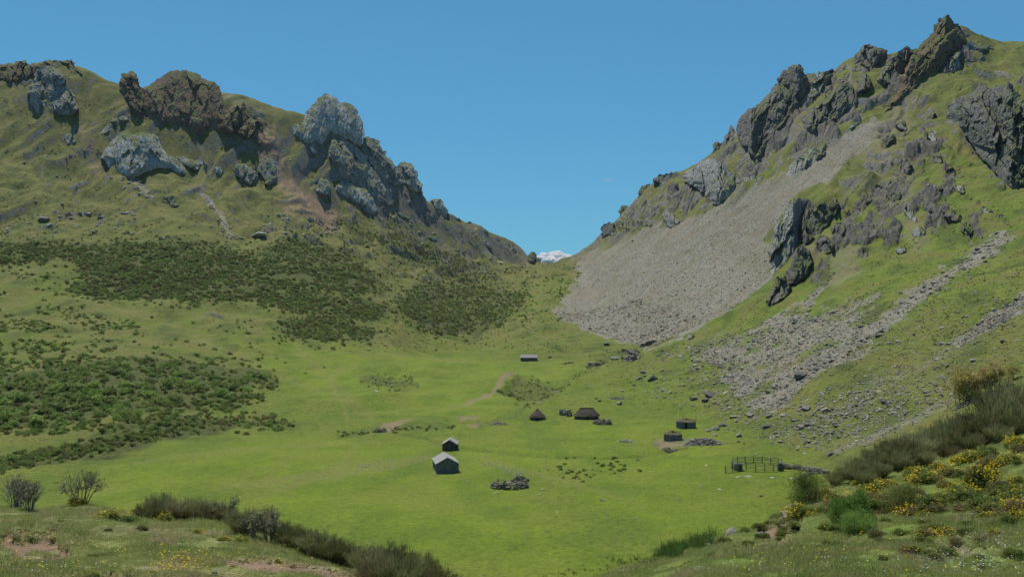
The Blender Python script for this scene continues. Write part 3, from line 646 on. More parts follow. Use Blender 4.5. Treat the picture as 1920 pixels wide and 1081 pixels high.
def blob(cx, cy, w, h, ang=0, n=9, seed=0, jag=.3):
    r = np.random.default_rng(seed + 1000); out = []
    for i in range(n):
        t = 2 * math.pi * i / n; k = 1 + r.uniform(-jag, jag); x = math.cos(t) * w / 2 * k; y = math.sin(t) * h / 2 * k
        out.append((cx + x * math.cos(ang) - y * math.sin(ang), cy + x * math.sin(ang) + y * math.cos(ang)))
    return out
CR = [
 ([(-60,125),(0,120),(47,112),(55,119),(80,115),(110,112),(136,112),(144,125),(158,140),(135,144),(120,137),(100,134),(64,145),(43,152),(25,158),(0,149),(-60,155)],'crag_brown','long low brown rock rim along the far left skyline',dict(ang=.1)),
 ([(68,130),(95,124),(115,125),(122,142),(125,160),(135,172),(142,174),(146,200),(143,216),(125,216),(108,215),(95,223),(82,229),(72,216),(60,206),(52,172),(60,155)],'crag_grey','blocky grey crag just below the brown rim at far left',dict(lean=.75)),
 ([(222,152),(230,138),(242,133),(258,137),(261,158),(270,165),(274,200),(278,222),(268,230),(250,212),(236,192),(225,175)],'crag_brown','narrow brown rock tower standing left of the big domed cliff',dict(lean=.75,aniso=3)),
 ([(270,168),(285,155),(300,145),(315,133),(330,130),(350,131),(372,138),(385,148),(400,152),(411,160),(416,178),(426,205),(437,215),(440,246),(430,253),(405,246),(385,249),(370,254),(355,247),(335,241),(310,243),(290,236),(276,222),(268,200)],'crag_brown','largest reddish-brown domed cliff on the left skyline',dict(relief=.42,jag=.5,lean=.75,T0=15,aniso=2.6)),
 ([(424,208),(440,190),(455,192),(475,213),(492,233),(498,262),(490,275),(470,268),(455,260),(438,252)],'crag_brown','broken brown rock face right of the domed cliff',dict(lean=.75)),
 ([(188,296),(198,275),(213,258),(230,245),(250,250),(262,246),(280,246),(296,255),(303,275),(316,290),(332,296),(346,310),(350,326),(335,330),(320,317),(300,316),(285,320),(270,326),(255,334),(240,340),(225,336),(210,326),(203,314)],'crag_pale','pale grey rounded limestone dome halfway up the left slope',dict(relief=.45,jag=.6,lean=.75,T0=16)),
 ([(176,256),(198,236),(213,219),(235,216),(242,225),(222,236),(206,247),(190,258)],'crag_grey','slanting dark strata strip above the pale limestone dome',dict(ang=-.6)),
 ([(110,264),(119,249),(140,249),(149,262),(131,277),(117,272)],'crag_grey','small lone grey outcrop left of the pale limestone dome',{}),
 ([(322,291),(345,292),(366,301),(382,311),(372,322),(350,314),(335,305)],'crag_pale','thin white strata ledge right of the pale limestone dome',{}),
 ([(366,300),(378,294),(390,308),(386,317),(374,312)],'crag_pale','small white rock at the right end of the white ledge',{}),
 ([(396,312),(412,311),(424,325),(416,332),(403,324)],'crag_pale','white rock lying between the white ledge and the paired outcrops',{}),
 ([(434,316),(445,305),(462,307),(475,317),(486,326),(481,346),(472,354),(458,344),(440,331)],'crag_grey','left one of the paired grey outcrops in mid left slope',{}),
 ([(480,306),(495,291),(510,295),(525,314),(523,337),(508,350),(492,347),(483,331)],'crag_grey','right one of the paired grey outcrops beside the red gully',{}),
 ([(303,371),(325,366),(337,385),(326,397),(309,393)],'crag_dark','small dark mossy outcrop below the pale limestone dome',{}),
 ([(570,222),(575,205),(590,190),(600,179),(612,174),(625,179),(638,192),(648,191),(662,196),(672,209),(681,228),(685,250),(681,270),(675,276),(660,267),(640,260),(620,254),(612,268),(600,278),(592,264),(585,272),(575,274),(562,264),(549,250),(547,235),(556,227),(565,233)],'crag_pale','tall pale limestone peak standing highest right of the grassy saddle',dict(relief=.5,jag=.6,lean=.75,T0=22,ang=.15,aniso=3)),
 ([(603,263),(620,252),(640,262),(660,270),(674,277),(690,300),(702,320),(714,335),(730,350),(740,372),(737,390),(715,381),(700,374),(680,364),(665,348),(645,337),(625,320),(608,306),(601,285)],'crag_grey','grey limestone band stepping down below the tall peak',dict(T0=12,ang=-.4)),
 ([(680,260),(695,256),(708,261),(719,280),(736,300),(748,313),(765,345),(748,352),(735,347),(715,337),(700,318),(685,297),(675,277)],'crag_grey','grey ridge wall descending right from the tall peak',dict(T0=11,ang=-.3)),
 ([(742,312),(750,303),(762,301),(776,309),(786,330),(794,350),(796,366),(780,361),(765,353),(750,345)],'crag_pale','rounded pale tower ending the limestone ridge against the sky',dict(T0=10,aniso=3)),
 ([(622,345),(640,337),(660,343),(685,353),(701,371),(708,395),(703,409),(690,400),(675,387),(655,374),(640,364),(627,362)],'crag_pale','smooth curved grey slab below the limestone band',dict(relief=.5)),
 ([(578,346),(600,333),(615,336),(623,352),(619,367),(605,371),(590,360)],'crag_grey','small grey outcrop left of the curved slab',{}),
 ([(576,272),(588,264),(597,285),(593,295),(581,287)],'crag_grey','short pillar under the left foot of the tall peak',{}),
 ([(806,375),(818,370),(829,373),(840,396),(837,413),(826,411),(816,398)],'crag_pale','pale rock knob on the ridge line below the rounded tower',{}),
 ([(778,400),(800,394),(812,412),(800,424),(786,418)],'crag_dark','dark outcrop left of the pale ridge knob',{}),
 ([(893,445),(905,437),(920,454),(925,468),(905,463)],'crag_grey','small grey slab on the far grassy spur',{}),
 ([(984,484),(992,474),(1001,470),(1014,489),(1008,498),(990,494)],'crag_dark','dark rock nose where the left ridge meets the pass',dict(T0=5)),
 ([(742,395),(762,398),(770,410),(752,412)],'crag_grey','low grey rock below the limestone tower',{}),
 # right side
 ([(1278,331),(1300,309),(1320,298),(1340,298),(1360,309),(1374,318),(1388,330),(1402,335),(1397,351),(1370,370),(1350,385),(1340,392),(1330,380),(1320,362),(1305,352),(1288,346)],'crag_grey','grey striped cliff above the top edge of the big scree',dict(aniso=4,T0=12)),
 ([(1242,400),(1250,393),(1266,404),(1284,412),(1276,424),(1258,431),(1244,421)],'crag_grey','small dark crag poking out of the upper scree',{}),
 ([(1392,335),(1406,326),(1418,332),(1410,346),(1398,350)],'crag_pale','white broken rocks at the right end of the striped cliff',{}),
 ([(1333,300),(1336,272),(1344,262),(1352,268),(1365,244),(1370,233),(1379,240),(1386,250),(1375,268),(1360,282),(1345,298)],'crag_dark','thin dark rock fins on the right skyline',dict(aniso=4,ang=.25)),
 ([(1380,238),(1386,222),(1396,209),(1410,204),(1425,189),(1440,174),(1456,154),(1470,160),(1490,175),(1505,190),(1492,215),(1480,236),(1465,241),(1450,262),(1437,282),(1427,303),(1412,297),(1400,277),(1386,270)],'crag_dark','broad dark buttress falling below the first right summit',dict(aniso=3,ang=.3)),
 ([(1455,160),(1462,139),(1480,124),(1490,120),(1499,120),(1510,134),(1517,158),(1514,182),(1500,196),(1480,182)],'crag_dark','dark rounded rock summit left of the grassy gap',dict(aniso=3,ang=.1,lean=.2)),
 ([(1514,180),(1525,150),(1535,136),(1546,134),(1560,129),(1570,134),(1557,150),(1546,166),(1532,182),(1521,188)],'crag_grey','leaning pale rock fin between two dark right summits',dict(ang=.4)),
 ([(1518,210),(1545,185),(1570,164),(1590,148),(1602,168),(1602,196),(1580,217),(1555,237),(1530,252),(1508,247),(1503,226)],'crag_dark','rough dark outcrop band under the leaning fin',dict(ang=.4,T0=7)),
 ([(1473,332),(1479,310),(1500,291),(1520,279),(1546,270),(1553,285),(1537,301),(1517,314),(1497,327),(1482,339)],'crag_grey','grey jagged outcrop bordering the upper right scree',dict(aniso=3)),
 ([(1593,125),(1604,100),(1618,85),(1630,81),(1645,89),(1667,94),(1662,106),(1647,119),(1636,132),(1622,127),(1605,122)],'crag_dark','dark pointed tooth on the skyline left of the highest peak',dict(lean=.75)),
 ([(1601,172),(1607,150),(1620,134),(1636,149),(1637,166),(1619,172),(1608,181)],'crag_dark','dark block standing below the pointed tooth',{}),
 ([(1640,150),(1655,128),(1680,100),(1700,84),(1712,95),(1700,125),(1680,150),(1660,165)],'crag_dark','sloping dark rocks between the tooth and highest peak',dict(T0=6)),
 ([(1638,226),(1655,200),(1675,180),(1690,160),(1697,130),(1709,100),(1724,80),(1744,68),(1753,47),(1760,33),(1772,28),(1785,34),(1798,48),(1808,63),(1812,72),(1806,86),(1794,98),(1781,108),(1776,127),(1760,142),(1745,147),(1733,154),(1715,168),(1700,182),(1680,198),(1660,222)],'crag_brown','highest rocky summit with its brown buttress on the right',dict(lean=.75,T0=17,ang=.5,aniso=3.2)),
 ([(1774,118),(1790,97),(1808,87),(1820,74),(1836,84),(1862,84),(1856,97),(1830,98),(1815,112),(1800,133),(1785,143),(1773,132)],'crag_grey','grey shoulder rocks right of the highest summit',dict(T0=6)),
 ([(1776,200),(1800,180),(1820,173),(1850,165),(1872,160),(1895,170),(1925,180),(1960,170),(1995,200),(2005,300),(1965,352),(1920,360),(1895,352),(1876,341),(1863,322),(1849,306),(1834,291),(1823,272),(1813,257),(1793,242),(1774,218)],'crag_blue','huge dark mossy cliff cut by the right edge of the photograph',dict(T0=16,lean=.7,aniso=1.8,relief=1.5)),
 ([(1476,378),(1488,371),(1502,369),(1518,374),(1514,400),(1500,425),(1505,450),(1490,470),(1480,500),(1462,515),(1440,517),(1442,490),(1439,470),(1451,450),(1449,430),(1454,415),(1468,398)],'crag_grey','tilted grey slab face of the lone crag beside the scree',dict(T0=10,ang=.35,aniso=5,lean=.75)),
 ([(1516,373),(1532,385),(1546,379),(1570,370),(1575,390),(1562,411),(1547,427),(1538,444),(1523,458),(1510,470),(1500,450),(1498,425),(1508,400)],'crag_dark','dark upper right half of the lone crag',dict(T0=7,aniso=3)),  # crag's shaded right side painted as darker rock, its lit slab as lighter grey
 ([(1488,468),(1505,455),(1518,472),(1522,490),(1513,516),(1495,532),(1478,540),(1468,525),(1478,500)],'crag_dark','dark middle block of the lone crag',dict(T0=7,ang=.3,aniso=3,push=-3)),
 ([(1455,518),(1470,514),(1482,530),(1482,547),(1465,562),(1440,575),(1434,565),(1447,546)],'crag_dark','dark lowest toe of the lone crag',dict(T0=5,push=-3)),
]
si = 0
for poly, mat, lab, kw in CR:
    si += 1; make_crag(poly, mat, lab, seed=si * 13, **kw)
SMALL = [
 (842,428,16,12,.5,'crag_pale','pale rock on the ridge flank below the pale knob'),
 (905,433,18,8,.4,'crag_pale','pale rock ledge on the crest halfway down to the pass'),
 (932,447,16,8,.5,'crag_grey','grey rock ledge on the crest nearer the pass'),
 (958,459,14,7,.5,'crag_pale','last pale rock on the crest before the dark nose'),
 (812,448,22,10,.4,'crag_grey','grey outcrop under the ridge left of the far spur'),
 (862,472,22,9,.4,'crag_grey','low grey slab lower down under the far spur'),
 (790,436,20,12,.3,'crag_dark','dark outcrop under the limestone tower, lower on the slope'),
 (1140,432,30,26,-.8,'crag_blue','lowest mossy outcrop on the skyline right of the pass'),
 (1172,398,34,24,-.7,'crag_blue','second mossy outcrop up the skyline right of the pass'),
 (1208,358,32,22,-.8,'crag_blue','third mossy outcrop up the skyline right of the pass'),
 (1252,334,52,22,-.1,'crag_blue','broad mossy outcrop topping the skyline rib right of the pass'),  # cx, cy, w, h, ang, material, label
 (1751,262,14,34,-.3,'crag_grey','upright grey slab on the grass left of the mossy cliff'),
 (1732,248,12,30,-.35,'crag_dark','dark slab next to the upright grey slab'),
 (1757,298,20,34,-.6,'crag_dark','dark split outcrop below the upright slabs'),
 (1781,325,26,20,.2,'crag_dark','squat dark outcrop between the split one and the mossy cliff'),
 (1801,354,24,22,.5,'crag_grey','angular grey block lower left of the mossy cliff foot'),
 (1826,377,20,9,.2,'crag_grey','thin flat ledge under the angular grey block'),
 (1851,398,26,16,.45,'crag_grey','grey lying boulder outcrop below the mossy cliff'),
 (1876,409,22,14,.4,'crag_grey','grey outcrop last in the row under the mossy cliff'),
 (1697,312,24,38,-.2,'crag_dark','rough brown-grey rock at the head of the folded strata'),
 (1708,405,16,52,-.45,'crag_grey','curving folded strata rib on the right slope'),
 (1722,438,26,24,-.6,'crag_grey','lower end of the folded strata rib'),
 (1808,430,34,24,.5,'crag_dark','dark wedge outcrop right of the folded strata'),
 (1787,405,30,26,.4,'crag_dark','rocky step above the dark wedge outcrop'),
 (1747,392,28,20,.3,'crag_dark','brown rock step left of the dark wedge outcrop'),
 (1650,352,50,22,-.3,'crag_dark','ragged dark ledge above the lone crag'),
 (1672,372,36,20,-.2,'crag_dark','second ragged ledge just below the first'),
 (1625,372,26,18,-.3,'crag_dark','short ledge left of the ragged ledges'),
 (1752,350,30,16,.3,'crag_grey','grey rock lying between the ledges and the angular block'),
 (1545,462,34,40,-.4,'crag_dark','brown stony face right of the lone crag'),
 (1575,430,30,30,-.2,'crag_dark','broken rock patch right of the dark upper half'),
 (1690,470,22,16,.2,'crag_grey','small grey outcrop alone on the green right slope'),
 (1740,62+160,30,20,-.5,'crag_dark','rock step below the summit buttress'),
 (1665,262,22,30,.5,'crag_dark','dark rib at the top of the scree chute'),
 (1690,235,26,20,.5,'crag_grey','grey knuckle beside the scree chute'),
 (1445,268,30,20,-.4,'crag_dark','rock shelf under the broad dark buttress'),
 (1600,236,22,12,-.4,'crag_grey','little grey ledge beside the scree chute top'),
 (1815,120,24,16,-.3,'crag_grey','grey rocks on the grassy back of the summit'),
 (1835,205,44,26,-.1,'crag_grey','pale rock lip above the huge mossy cliff'),
 (1178,660,44,14,.1,'crag_dark','low dark rock band at the foot of the big scree'),
 (1215,645,36,14,-.4,'crag_dark','dark rocks rising right of the scree foot band'),
 (1189,670,26,16,.2,'crag_grey','blocky rock clump just below the scree foot band'),
 (1292,632,26,12,-.5,'crag_grey','small rock ledge on the grass strip below the scree'),
 (565,245,22,20,.3,'crag_grey','left foot of the tall limestone peak'),
 (455,222,20,26,.3,'crag_brown','brown rock between the domed cliff and the saddle'),
 (545,300,14,10,.2,'crag_grey','tiny outcrop beside the top of the red gully'),
 (672,330,30,16,.6,'crag_grey','grey ledge behind the limestone band'),
 (500,232,18,12,.2,'crag_brown','small brown rock at the saddle edge'),
 (855,410,18,10,.3,'crag_grey','low rock on the ridge after the pale knob'),
 (880,420,14,8,.3,'crag_pale','small white rock farther down the left ridge'),
]
for (cx, cy, ww, hh_, an, mt_, lb) in SMALL:
    si += 1; make_crag(blob(cx, cy, ww, hh_, an, seed=si), mt_, lb, 'outcrop', step=1.2, seed=si * 13, name='rock_outcrop')
# ------------------------------------------------------------------ plant meshes
def cards(pos, dirs, ln, wd, r):
    """thin quads: pos (n,3) centre, dirs (n,3) long axis, length, width"""
    n = len(pos); dirs = dirs / (np.linalg.norm(dirs, axis=1, keepdims=True) + 1e-9)
    q = r.normal(size=(n, 3)); s = np.cross(dirs, q); s /= (np.linalg.norm(s, axis=1, keepdims=True) + 1e-9)
    ln = np.broadcast_to(ln, n)[:, None] * .5; wd = np.broadcast_to(wd, n)[:, None] * .5
    v = np.stack([pos - dirs * ln - s * wd * .8, pos - dirs * ln + s * wd * .8, pos + dirs * ln + s * wd * .5, pos + dirs * ln - s * wd * .5], 1).reshape(-1, 3)
    f = np.arange(n * 4).reshape(n, 4); return v, f
def dome_bush(r, n, w=1., h=.7, leaf=.12, lobes=7, flat=False):
    lc = r.normal(size=(lobes, 3)); lc /= np.linalg.norm(lc, axis=1, keepdims=True); lc[:, 2] = np.abs(lc[:, 2]) * .8
    rad = r.uniform(.28, .5, lobes); lc = lc * (1 - rad[:, None] * .9) * r.uniform(.6, 1.0, (lobes, 1))
    k = r.integers(0, lobes, n); d = r.normal(size=(n, 3)); d /= np.linalg.norm(d, axis=1, keepdims=True); d[:, 2] = np.where(d[:, 2] < -.3, -d[:, 2], d[:, 2])
    p = lc[k] + d * rad[k][:, None] * (r.uniform(.45, 1.05, (n, 1)))
    p *= np.array([w / 2 * 1.15, w / 2 * 1.15, h]); p[:, 2] = np.maximum(p[:, 2], .02)
    dr = d * .7 + r.normal(size=(n, 3)) * .6 + np.array([0, 0, .5])
    return cards(p, dr, leaf * r.uniform(.7, 1.5, n), leaf * .75, r)
def broom_bush(r, n, w=1.8, h=2., ln=.35, wd=.035, spread=.55, shoots=60):
    a = r.uniform(0, 6.283, shoots); s = r.uniform(0, 1, shoots) ** .6 * spread; L = h * r.uniform(.65, 1.08, shoots) * (1 - s * .25)
    d = np.stack([np.cos(a) * s, np.sin(a) * s, np.ones(shoots)], -1); d /= np.linalg.norm(d, axis=1, keepdims=True)
    b = np.stack([np.cos(a) * s * w * .35, np.sin(a) * s * w * .35, np.zeros(shoots)], -1)
    k = r.integers(0, shoots, n); t = r.uniform(.12, 1, n) ** .75
    bend = np.stack([np.cos(a), np.sin(a), np.zeros(shoots)], -1)[k] * (t ** 2)[:, None] * .12 * h
    jit = r.normal(size=(n, 3)) * (.05 + .10 * t)[:, None] * np.array([w * .5, w * .5, .4])
    p = b[k] + d[k] * (L[k] * t)[:, None] + bend + jit; p[:, 2] = np.maximum(p[:, 2], .03)
    return cards(p, d[k] + r.normal(size=(n, 3)) * .22, ln * r.uniform(.6, 1.4, n), wd, r)
def twigs(r, n, h=1.5, w=1.2, rad=.014, spread=.5, forks=4):
    mb = MB()
    for i in range(n):
        a = r.uniform(0, 6.28); s = r.uniform(.1, spread); x, y = math.cos(a) * .1 * w, math.sin(a) * .1 * w
        p = Vector((x, y, -.05)); d = Vector((math.cos(a) * s, math.sin(a) * s, 1)).normalized(); L = h * r.uniform(.6, 1.0); q = p + d * L * .5 + Vector(r.normal(size=3)) * .04 * h
        mb.bar(p, q, rad, 3, rad * .7)
        for _ in range(forks):
            e = q + (d + Vector(r.normal(size=3)) * .4).normalized() * L * .5; mb.bar(q, e, rad * .7, 3, rad * .3)
            for _ in range(2):
                g = q.lerp(e, .5); mb.bar(g, g + (d + Vector(r.normal(size=3)) * .6).normalized() * L * .25, rad * .45, 3, rad * .2)
    return mb
def cmesh(name, vf, mat):
    me = mesh_np(name, vf[0], vf[1], False); me.materials.append(mat); return me

# ---- many-at-once scatter (geometry nodes) for what nobody could count
def scatter(name, label, cat, pts, scl, protos, seed=0, tilt=0.0):
    """pts (n,3) points on real ground, one proto mesh per point"""
    r = np.random.default_rng(seed); n = len(pts)
    me = bpy.data.meshes.new(name); me.vertices.add(n); me.vertices.foreach_set('co', np.ascontiguousarray(pts, np.float32).ravel())
    a = me.attributes.new('scl', 'FLOAT', 'POINT'); a.data.foreach_set('value', np.ascontiguousarray(scl, np.float32))
    a = me.attributes.new('vid', 'INT', 'POINT'); a.data.foreach_set('value', r.integers(0, len(protos), n).astype(np.int32))
    rot = np.stack([r.normal(size=n) * tilt, r.normal(size=n) * tilt, r.uniform(0, 6.283, n)], -1)
    a = me.attributes.new('rot', 'FLOAT_VECTOR', 'POINT'); a.data.foreach_set('vector', np.ascontiguousarray(rot, np.float32).ravel())
    pc = bpy.data.collections.new(name + '_sources')
    for i, p in enumerate(protos):
        o = bpy.data.objects.new('%s_source_%02d' % (name, i), p); pc.objects.link(o)
    ng = bpy.data.node_groups.new(name + '_nodes', 'GeometryNodeTree')
    ng.interface.new_socket('Geometry', in_out='INPUT', socket_type='NodeSocketGeometry'); ng.interface.new_socket('Geometry', in_out='OUTPUT', socket_type='NodeSocketGeometry')
    N = ng.nodes.new; gi = N('NodeGroupInput'); go = N('NodeGroupOutput'); ip = N('GeometryNodeInstanceOnPoints'); ci = N('GeometryNodeCollectionInfo')
    ci.inputs[0].default_value = pc; ci.inputs['Separate Children'].default_value = True; ci.inputs['Reset Children'].default_value = True
    def na(nm, typ):
        q = N('GeometryNodeInputNamedAttribute'); q.data_type = typ; q.inputs['Name'].default_value = nm; return [s for s in q.outputs if s.enabled and s.name == 'Attribute'][0]
    L = ng.links.new
    L(gi.outputs[0], ip.inputs['Points']); L(ci.outputs[0], ip.inputs['Instance']); ip.inputs['Pick Instance'].default_value = True
    L(na('vid', 'INT'), ip.inputs['Instance Index']); L(na('rot', 'FLOAT_VECTOR'), ip.inputs['Rotation']); L(na('scl', 'FLOAT'), ip.inputs['Scale'])
    L(ip.outputs[0], go.inputs[0])
    o = bpy.data.objects.new(name, me); COL.objects.link(o); md = o.modifiers.new('scatter', 'NODES'); md.node_group = ng
    return tag(o, label, cat, None, 'stuff')

def samp(poly, n, r, edge=0):
    """n random picture positions inside polygon(s)"""
    polys = poly if isinstance(poly[0][0], (tuple, list)) else [poly]
    ar = []
    for p in polys:
        p = np.asarray(p, float); x, y = p[:, 0], p[:, 1]; ar.append(abs(np.sum(x * np.roll(y, -1) - y * np.roll(x, -1))) / 2)
    ar = np.array(ar); out = []
    for p, k in zip(polys, np.round(n * ar / ar.sum()).astype(int)):
        p = np.asarray(p, float); got = np.zeros((0, 2))
        while len(got) < k:
            q = r.uniform(p.min(0), p.max(0), (k * 3, 2)); got = np.concatenate([got, q[sdpoly(p, q[:, 0], q[:, 1]) > edge]])
        out.append(got[:k])
    return np.concatenate(out)
def sline(pts, n, wd, r):
    p = np.asarray(pts, float); seg = np.linalg.norm(np.diff(p, axis=0), axis=1); c = np.concatenate([[0], np.cumsum(seg)]); t = r.uniform(0, c[-1], n)
    x = np.interp(t, c, p[:, 0]) ; y = np.interp(t, c, p[:, 1]); return np.stack([x + r.normal(size=n) * wd * .5, y + r.normal(size=n) * wd * .42], -1)
def onland(q): return locate(q[:, 0], q[:, 1])

R_ = np.random.default_rng
heath = [cmesh('heath_clump', dome_bush(R_(100 + i), 70, 1.0, .55, .20, 6), M['heath_leaf'] if i % 3 else M['heath_leaf_brown']) for i in range(6)]
shrubm = [cmesh('shrub_crown', dome_bush(R_(120 + i), 190, 1.0, .62, .115, 8), M['shrub_leaf'] if i % 2 else M['heath_leaf']) for i in range(6)]

# ---- heath on the far hills
r = R_(5)
q = samp(HEATH, 16000, r); q = q + r.normal(size=q.shape) * [15, 8] * r.uniform(0, 1, (len(q), 1)) ** 2 * 2; q = q[(q[:, 1] > 415)]; 
def keepn(q, s, t, seed): return q[fbm2(q[:, 0] / s, q[:, 1] / (s * .5), 3, seed) > t]
q = keepn(q, 46, -.30, 90)
P = onland(q); scatter('heath_cover', 'dark heather clumps covering the hummocky hills at the left foot of the mountains', 'heather', P - [0, 0, .12], np.exp(r.uniform(math.log(.8), math.log(3.6), len(P))), heath + shrubm[:2], 1)
q = keepn(samp([(-40,500),(160,480),(480,560),(700,590),(760,640),(600,650),(300,600),(100,620),(-40,600)], 1500, r), 60, .12, 95)
q2 = keepn(samp([(560,420),(700,410),(900,480),(1060,530),(1060,600),(940,620),(720,600),(700,520),(520,450)], 3000, r), 40, -.02, 97)
q3 = keepn(samp([(1060,450),(1130,440),(1060,560),(1000,560),(960,540),(980,500)], 300, r), 40, -.1, 98)
q = np.concatenate([q, q2, q3, keepn(samp([(-40,580),(140,585),(300,600),(260,640),(120,690),(-40,690)], 1100, r), 40, .0, 111), keepn(samp([(-40,640),(560,600),(700,660),(560,690),(-40,700)], 300, r), 40, .1, 113)]); P = onland(q)
scatter('scattered_shrub_cover', 'small dark green shrubs dotted between the heather hills and the pass', 'shrubs', P - [0, 0, .1], np.exp(r.uniform(math.log(.7), math.log(3.2), len(P))), heath + shrubm, 2)
# sparse tufts on the mountain slopes and right hillside
q = np.concatenate([keepn(samp([(-40,170),(200,190),(560,300),(720,420),(540,450),(-40,450)], 2600, r), 50, .0, 99),
                    keepn(samp([(1560,300),(1780,300),(1920,380),(1920,660),(1700,640),(1600,480)], 2200, r), 50, .05, 101),
                    keepn(samp([(1640,590),(1920,470),(1920,760),(1600,800),(1500,790)], 5200, r), 30, .02, 102), samp([(1420,560),(1560,600),(1640,480),(1700,470),(1600,700),(1300,700),(1340,640)], 900, r), samp([(1100,660),(1300,640),(1420,760),(1500,840),(1300,790),(1150,740)], 700, r), samp([(640,560),(1040,560),(1100,660),(700,660)], 700, r)])
P = onland(q); scatter('slope_tuft_cover', 'low dark tufts and cushions speckling the mountain slopes', 'tufts', P - [0, 0, .1], r.uniform(.35, 1.2, len(P)) * np.clip(P[:, 1] / 450, .5, 1.5), heath, 3)

# ---- countable shrubs of the big left patch, each its own object
SH0 = []
def place_shrub(x, y, z, s, sz, name, label, cat, group, protos, k):
    o = bpy.data.objects.new(name, protos[k % len(protos)]); COL.objects.link(o); o.location = (x, y, z - .12); o.rotation_euler = (0, 0, (k * 2.399) % 6.28); o.scale = (s, s, s * sz)
    return tag(o, label, cat, group)
q = samp(PATCH[0], 360, r, 2); q = q[fbm2(q[:, 0] / 40, q[:, 1] / 22, 3, 91) > -.22][:235]; P = onland(q)
for k, p in enumerate(P):
    place_shrub(*p, np.exp(r.uniform(math.log(2.6), math.log(7.5))) * (.8 if q[k, 1] < 705 else 1), r.uniform(.55, .95), 'shrub', 'rounded dark green shrub in the dense thicket on the left meadow slope', 'shrub', 'shrubs of the dense thicket on the left', shrubm, k)
q = samp([(-40,690),(0,670),(500,670),(530,720),(480,760),(300,800),(0,820),(-40,820)], 1500, r); q = q[fbm2(q[:, 0] / 40, q[:, 1] / 22, 3, 91) > -.18]; P = onland(q)
scatter('thicket_undergrowth', 'low heath filling the gaps of the dense thicket on the left', 'heath', P - [0, 0, .1], r.uniform(1.3, 3.0, len(P)), heath + shrubm, 4)
ONE = [(272,537,4.5,'lone round shrub above the pasture beneath the heather hill'),(230,520,6,'wide grey-green bush at the left foot of the heather hill'),(88,520,6,'broad shrub at the far left under the upper heath strip'),
 (368,575,7,'pale green round bush beside the grey stone patch'),(130,545,5,'dark shrub left of the heather hill base'),(330,636,2.6,'left shrub of the short row on the pasture'),(350,640,3.4,'second shrub of the short row on the pasture'),
 (375,648,3.2,'third shrub of the short row on the pasture'),(402,655,3.4,'last shrub of the short row on the pasture'),(465,625,3.6,'dark shrub with a stone beside it on the upper pasture'),(487,660,2,'small shrub just below the one with the stone'),
 (533,680,2.8,'single shrub right of the dense thicket top'),(572,700,2.4,'small flat shrub farther right on the open pasture'),(436,745,6,'bush standing off the lower right end of the thicket'),(460,742,5,'outermost bush right of the thicket'),
 (22,797,4.6,'round shrub at the lower left corner of the thicket'),(76,795,3,'small shrub between the thicket corner bushes'),(116,797,4.2,'shrub below the left part of the thicket'),(210,795,2.6,'tiny shrub under the middle of the thicket'),
 (273,572,3,'dark clump where heather meets pasture'),(180,540,3.2,'dark dot shrub near the heather hill edge'),(730,712,2.2,'small dark bush on the central knoll'),(762,715,2,'other small bush on the central knoll'),
 (940,735,5,'dark bush on the left bank of the grassy hollow'),(958,742,4,'dark bush inside the grassy hollow'),(985,762,2,'little dark bush at the mouth of the hollow'),(860,676,1.2,'tiny dark shrub on the flat beyond the track')]
for k, (a, b, s, lb) in enumerate(ONE):
    p = onland(np.array([[a, b]]))[0]; place_shrub(*p, s * .95, .8, 'shrub', lb, 'shrub', None, shrubm, k)
# gully belt of low bushes
q = np.concatenate([sline([(-20,878),(60,862),(150,845),(260,820),(340,798),(430,790),(540,795)], 420, 18, r), sline([(10,868),(120,842)], 60, 14, r)]); P = onland(q)
scatter('gully_bushes', 'belt of low dark bushes along the gully left of the bright meadow', 'bushes', P - [0, 0, .1], r.uniform(1.0, 2.6, len(P)), heath + shrubm, 5)
q = np.concatenate([samp(PITD, 170, r), keepn(samp([(1030,858),(1200,856),(1200,885),(1060,890)], 120, r), 20, .1, 5), sline([(640,815),(750,805),(850,800)], 70, 6, r), sline([(980,765),(1040,738),(1090,700),(1160,655)], 90, 7, r), samp([(1000,880),(1190,880),(1100,910)], 20, r)]); P = onland(q)
scatter('rush_clumps', 'dark rushes and low growth along the stream and hollow of the meadow', 'rushes', P - [0, 0, .05], r.uniform(.5, 1.5, len(P)), heath, 6)

# ------------------------------------------------------------------ stones
st1 = [stone_mesh('stone_piece', R_(200 + i), M['stone'], ICO1, .65, 6) for i in range(6)]
st1s = [stone_mesh('scree_piece', R_(205 + i), M['stone_scree'], ICO1, .5, 6) for i in range(6)]
st1p = [stone_mesh('stone_piece', R_(210 + i), M['stone_pale'], ICO1, .6, 6) for i in range(3)]
st2 = [stone_mesh('boulder', R_(220 + i), M['stone'], ICO3, .72, 14, .02) for i in range(6)]
st2d = [stone_mesh('boulder', R_(230 + i), M['stone_dark'], ICO3, .8, 14, .02) for i in range(4)]
st2p = [stone_mesh('boulder', R_(240 + i), M['stone_pale'], ICO3, .5, 14, .02) for i in range(3)]
q = samp(SCREES[1], 5200, r, 1); q = q[fbm2(q[:, 0] / 30, q[:, 1] / 24, 3, 44) > -.3]
qs = [q]
for pts, wd, s in STREAKS: qs.append(sline(pts, int(wd * 62 * s), wd * 1.25, r))
qs.append(samp([(1040,590),(1200,560),(1330,600),(1215,655),(1100,620)], 2600, r))
q = np.concatenate(qs); P = onland(q); dd = P[:, 1]
s = np.exp(r.normal(size=len(P)) * .6) * .32; s = np.clip(s, .12, 1.5) * np.clip(dd / 420, .5, 1.2)
scatter('loose_scree_stones', 'loose grey stones strewn over the scree and boulder streaks', 'stones', P, s, st1s + st1, 7, .3)
q = samp(SCREES[0], 9000, r, 2); P = onland(q)
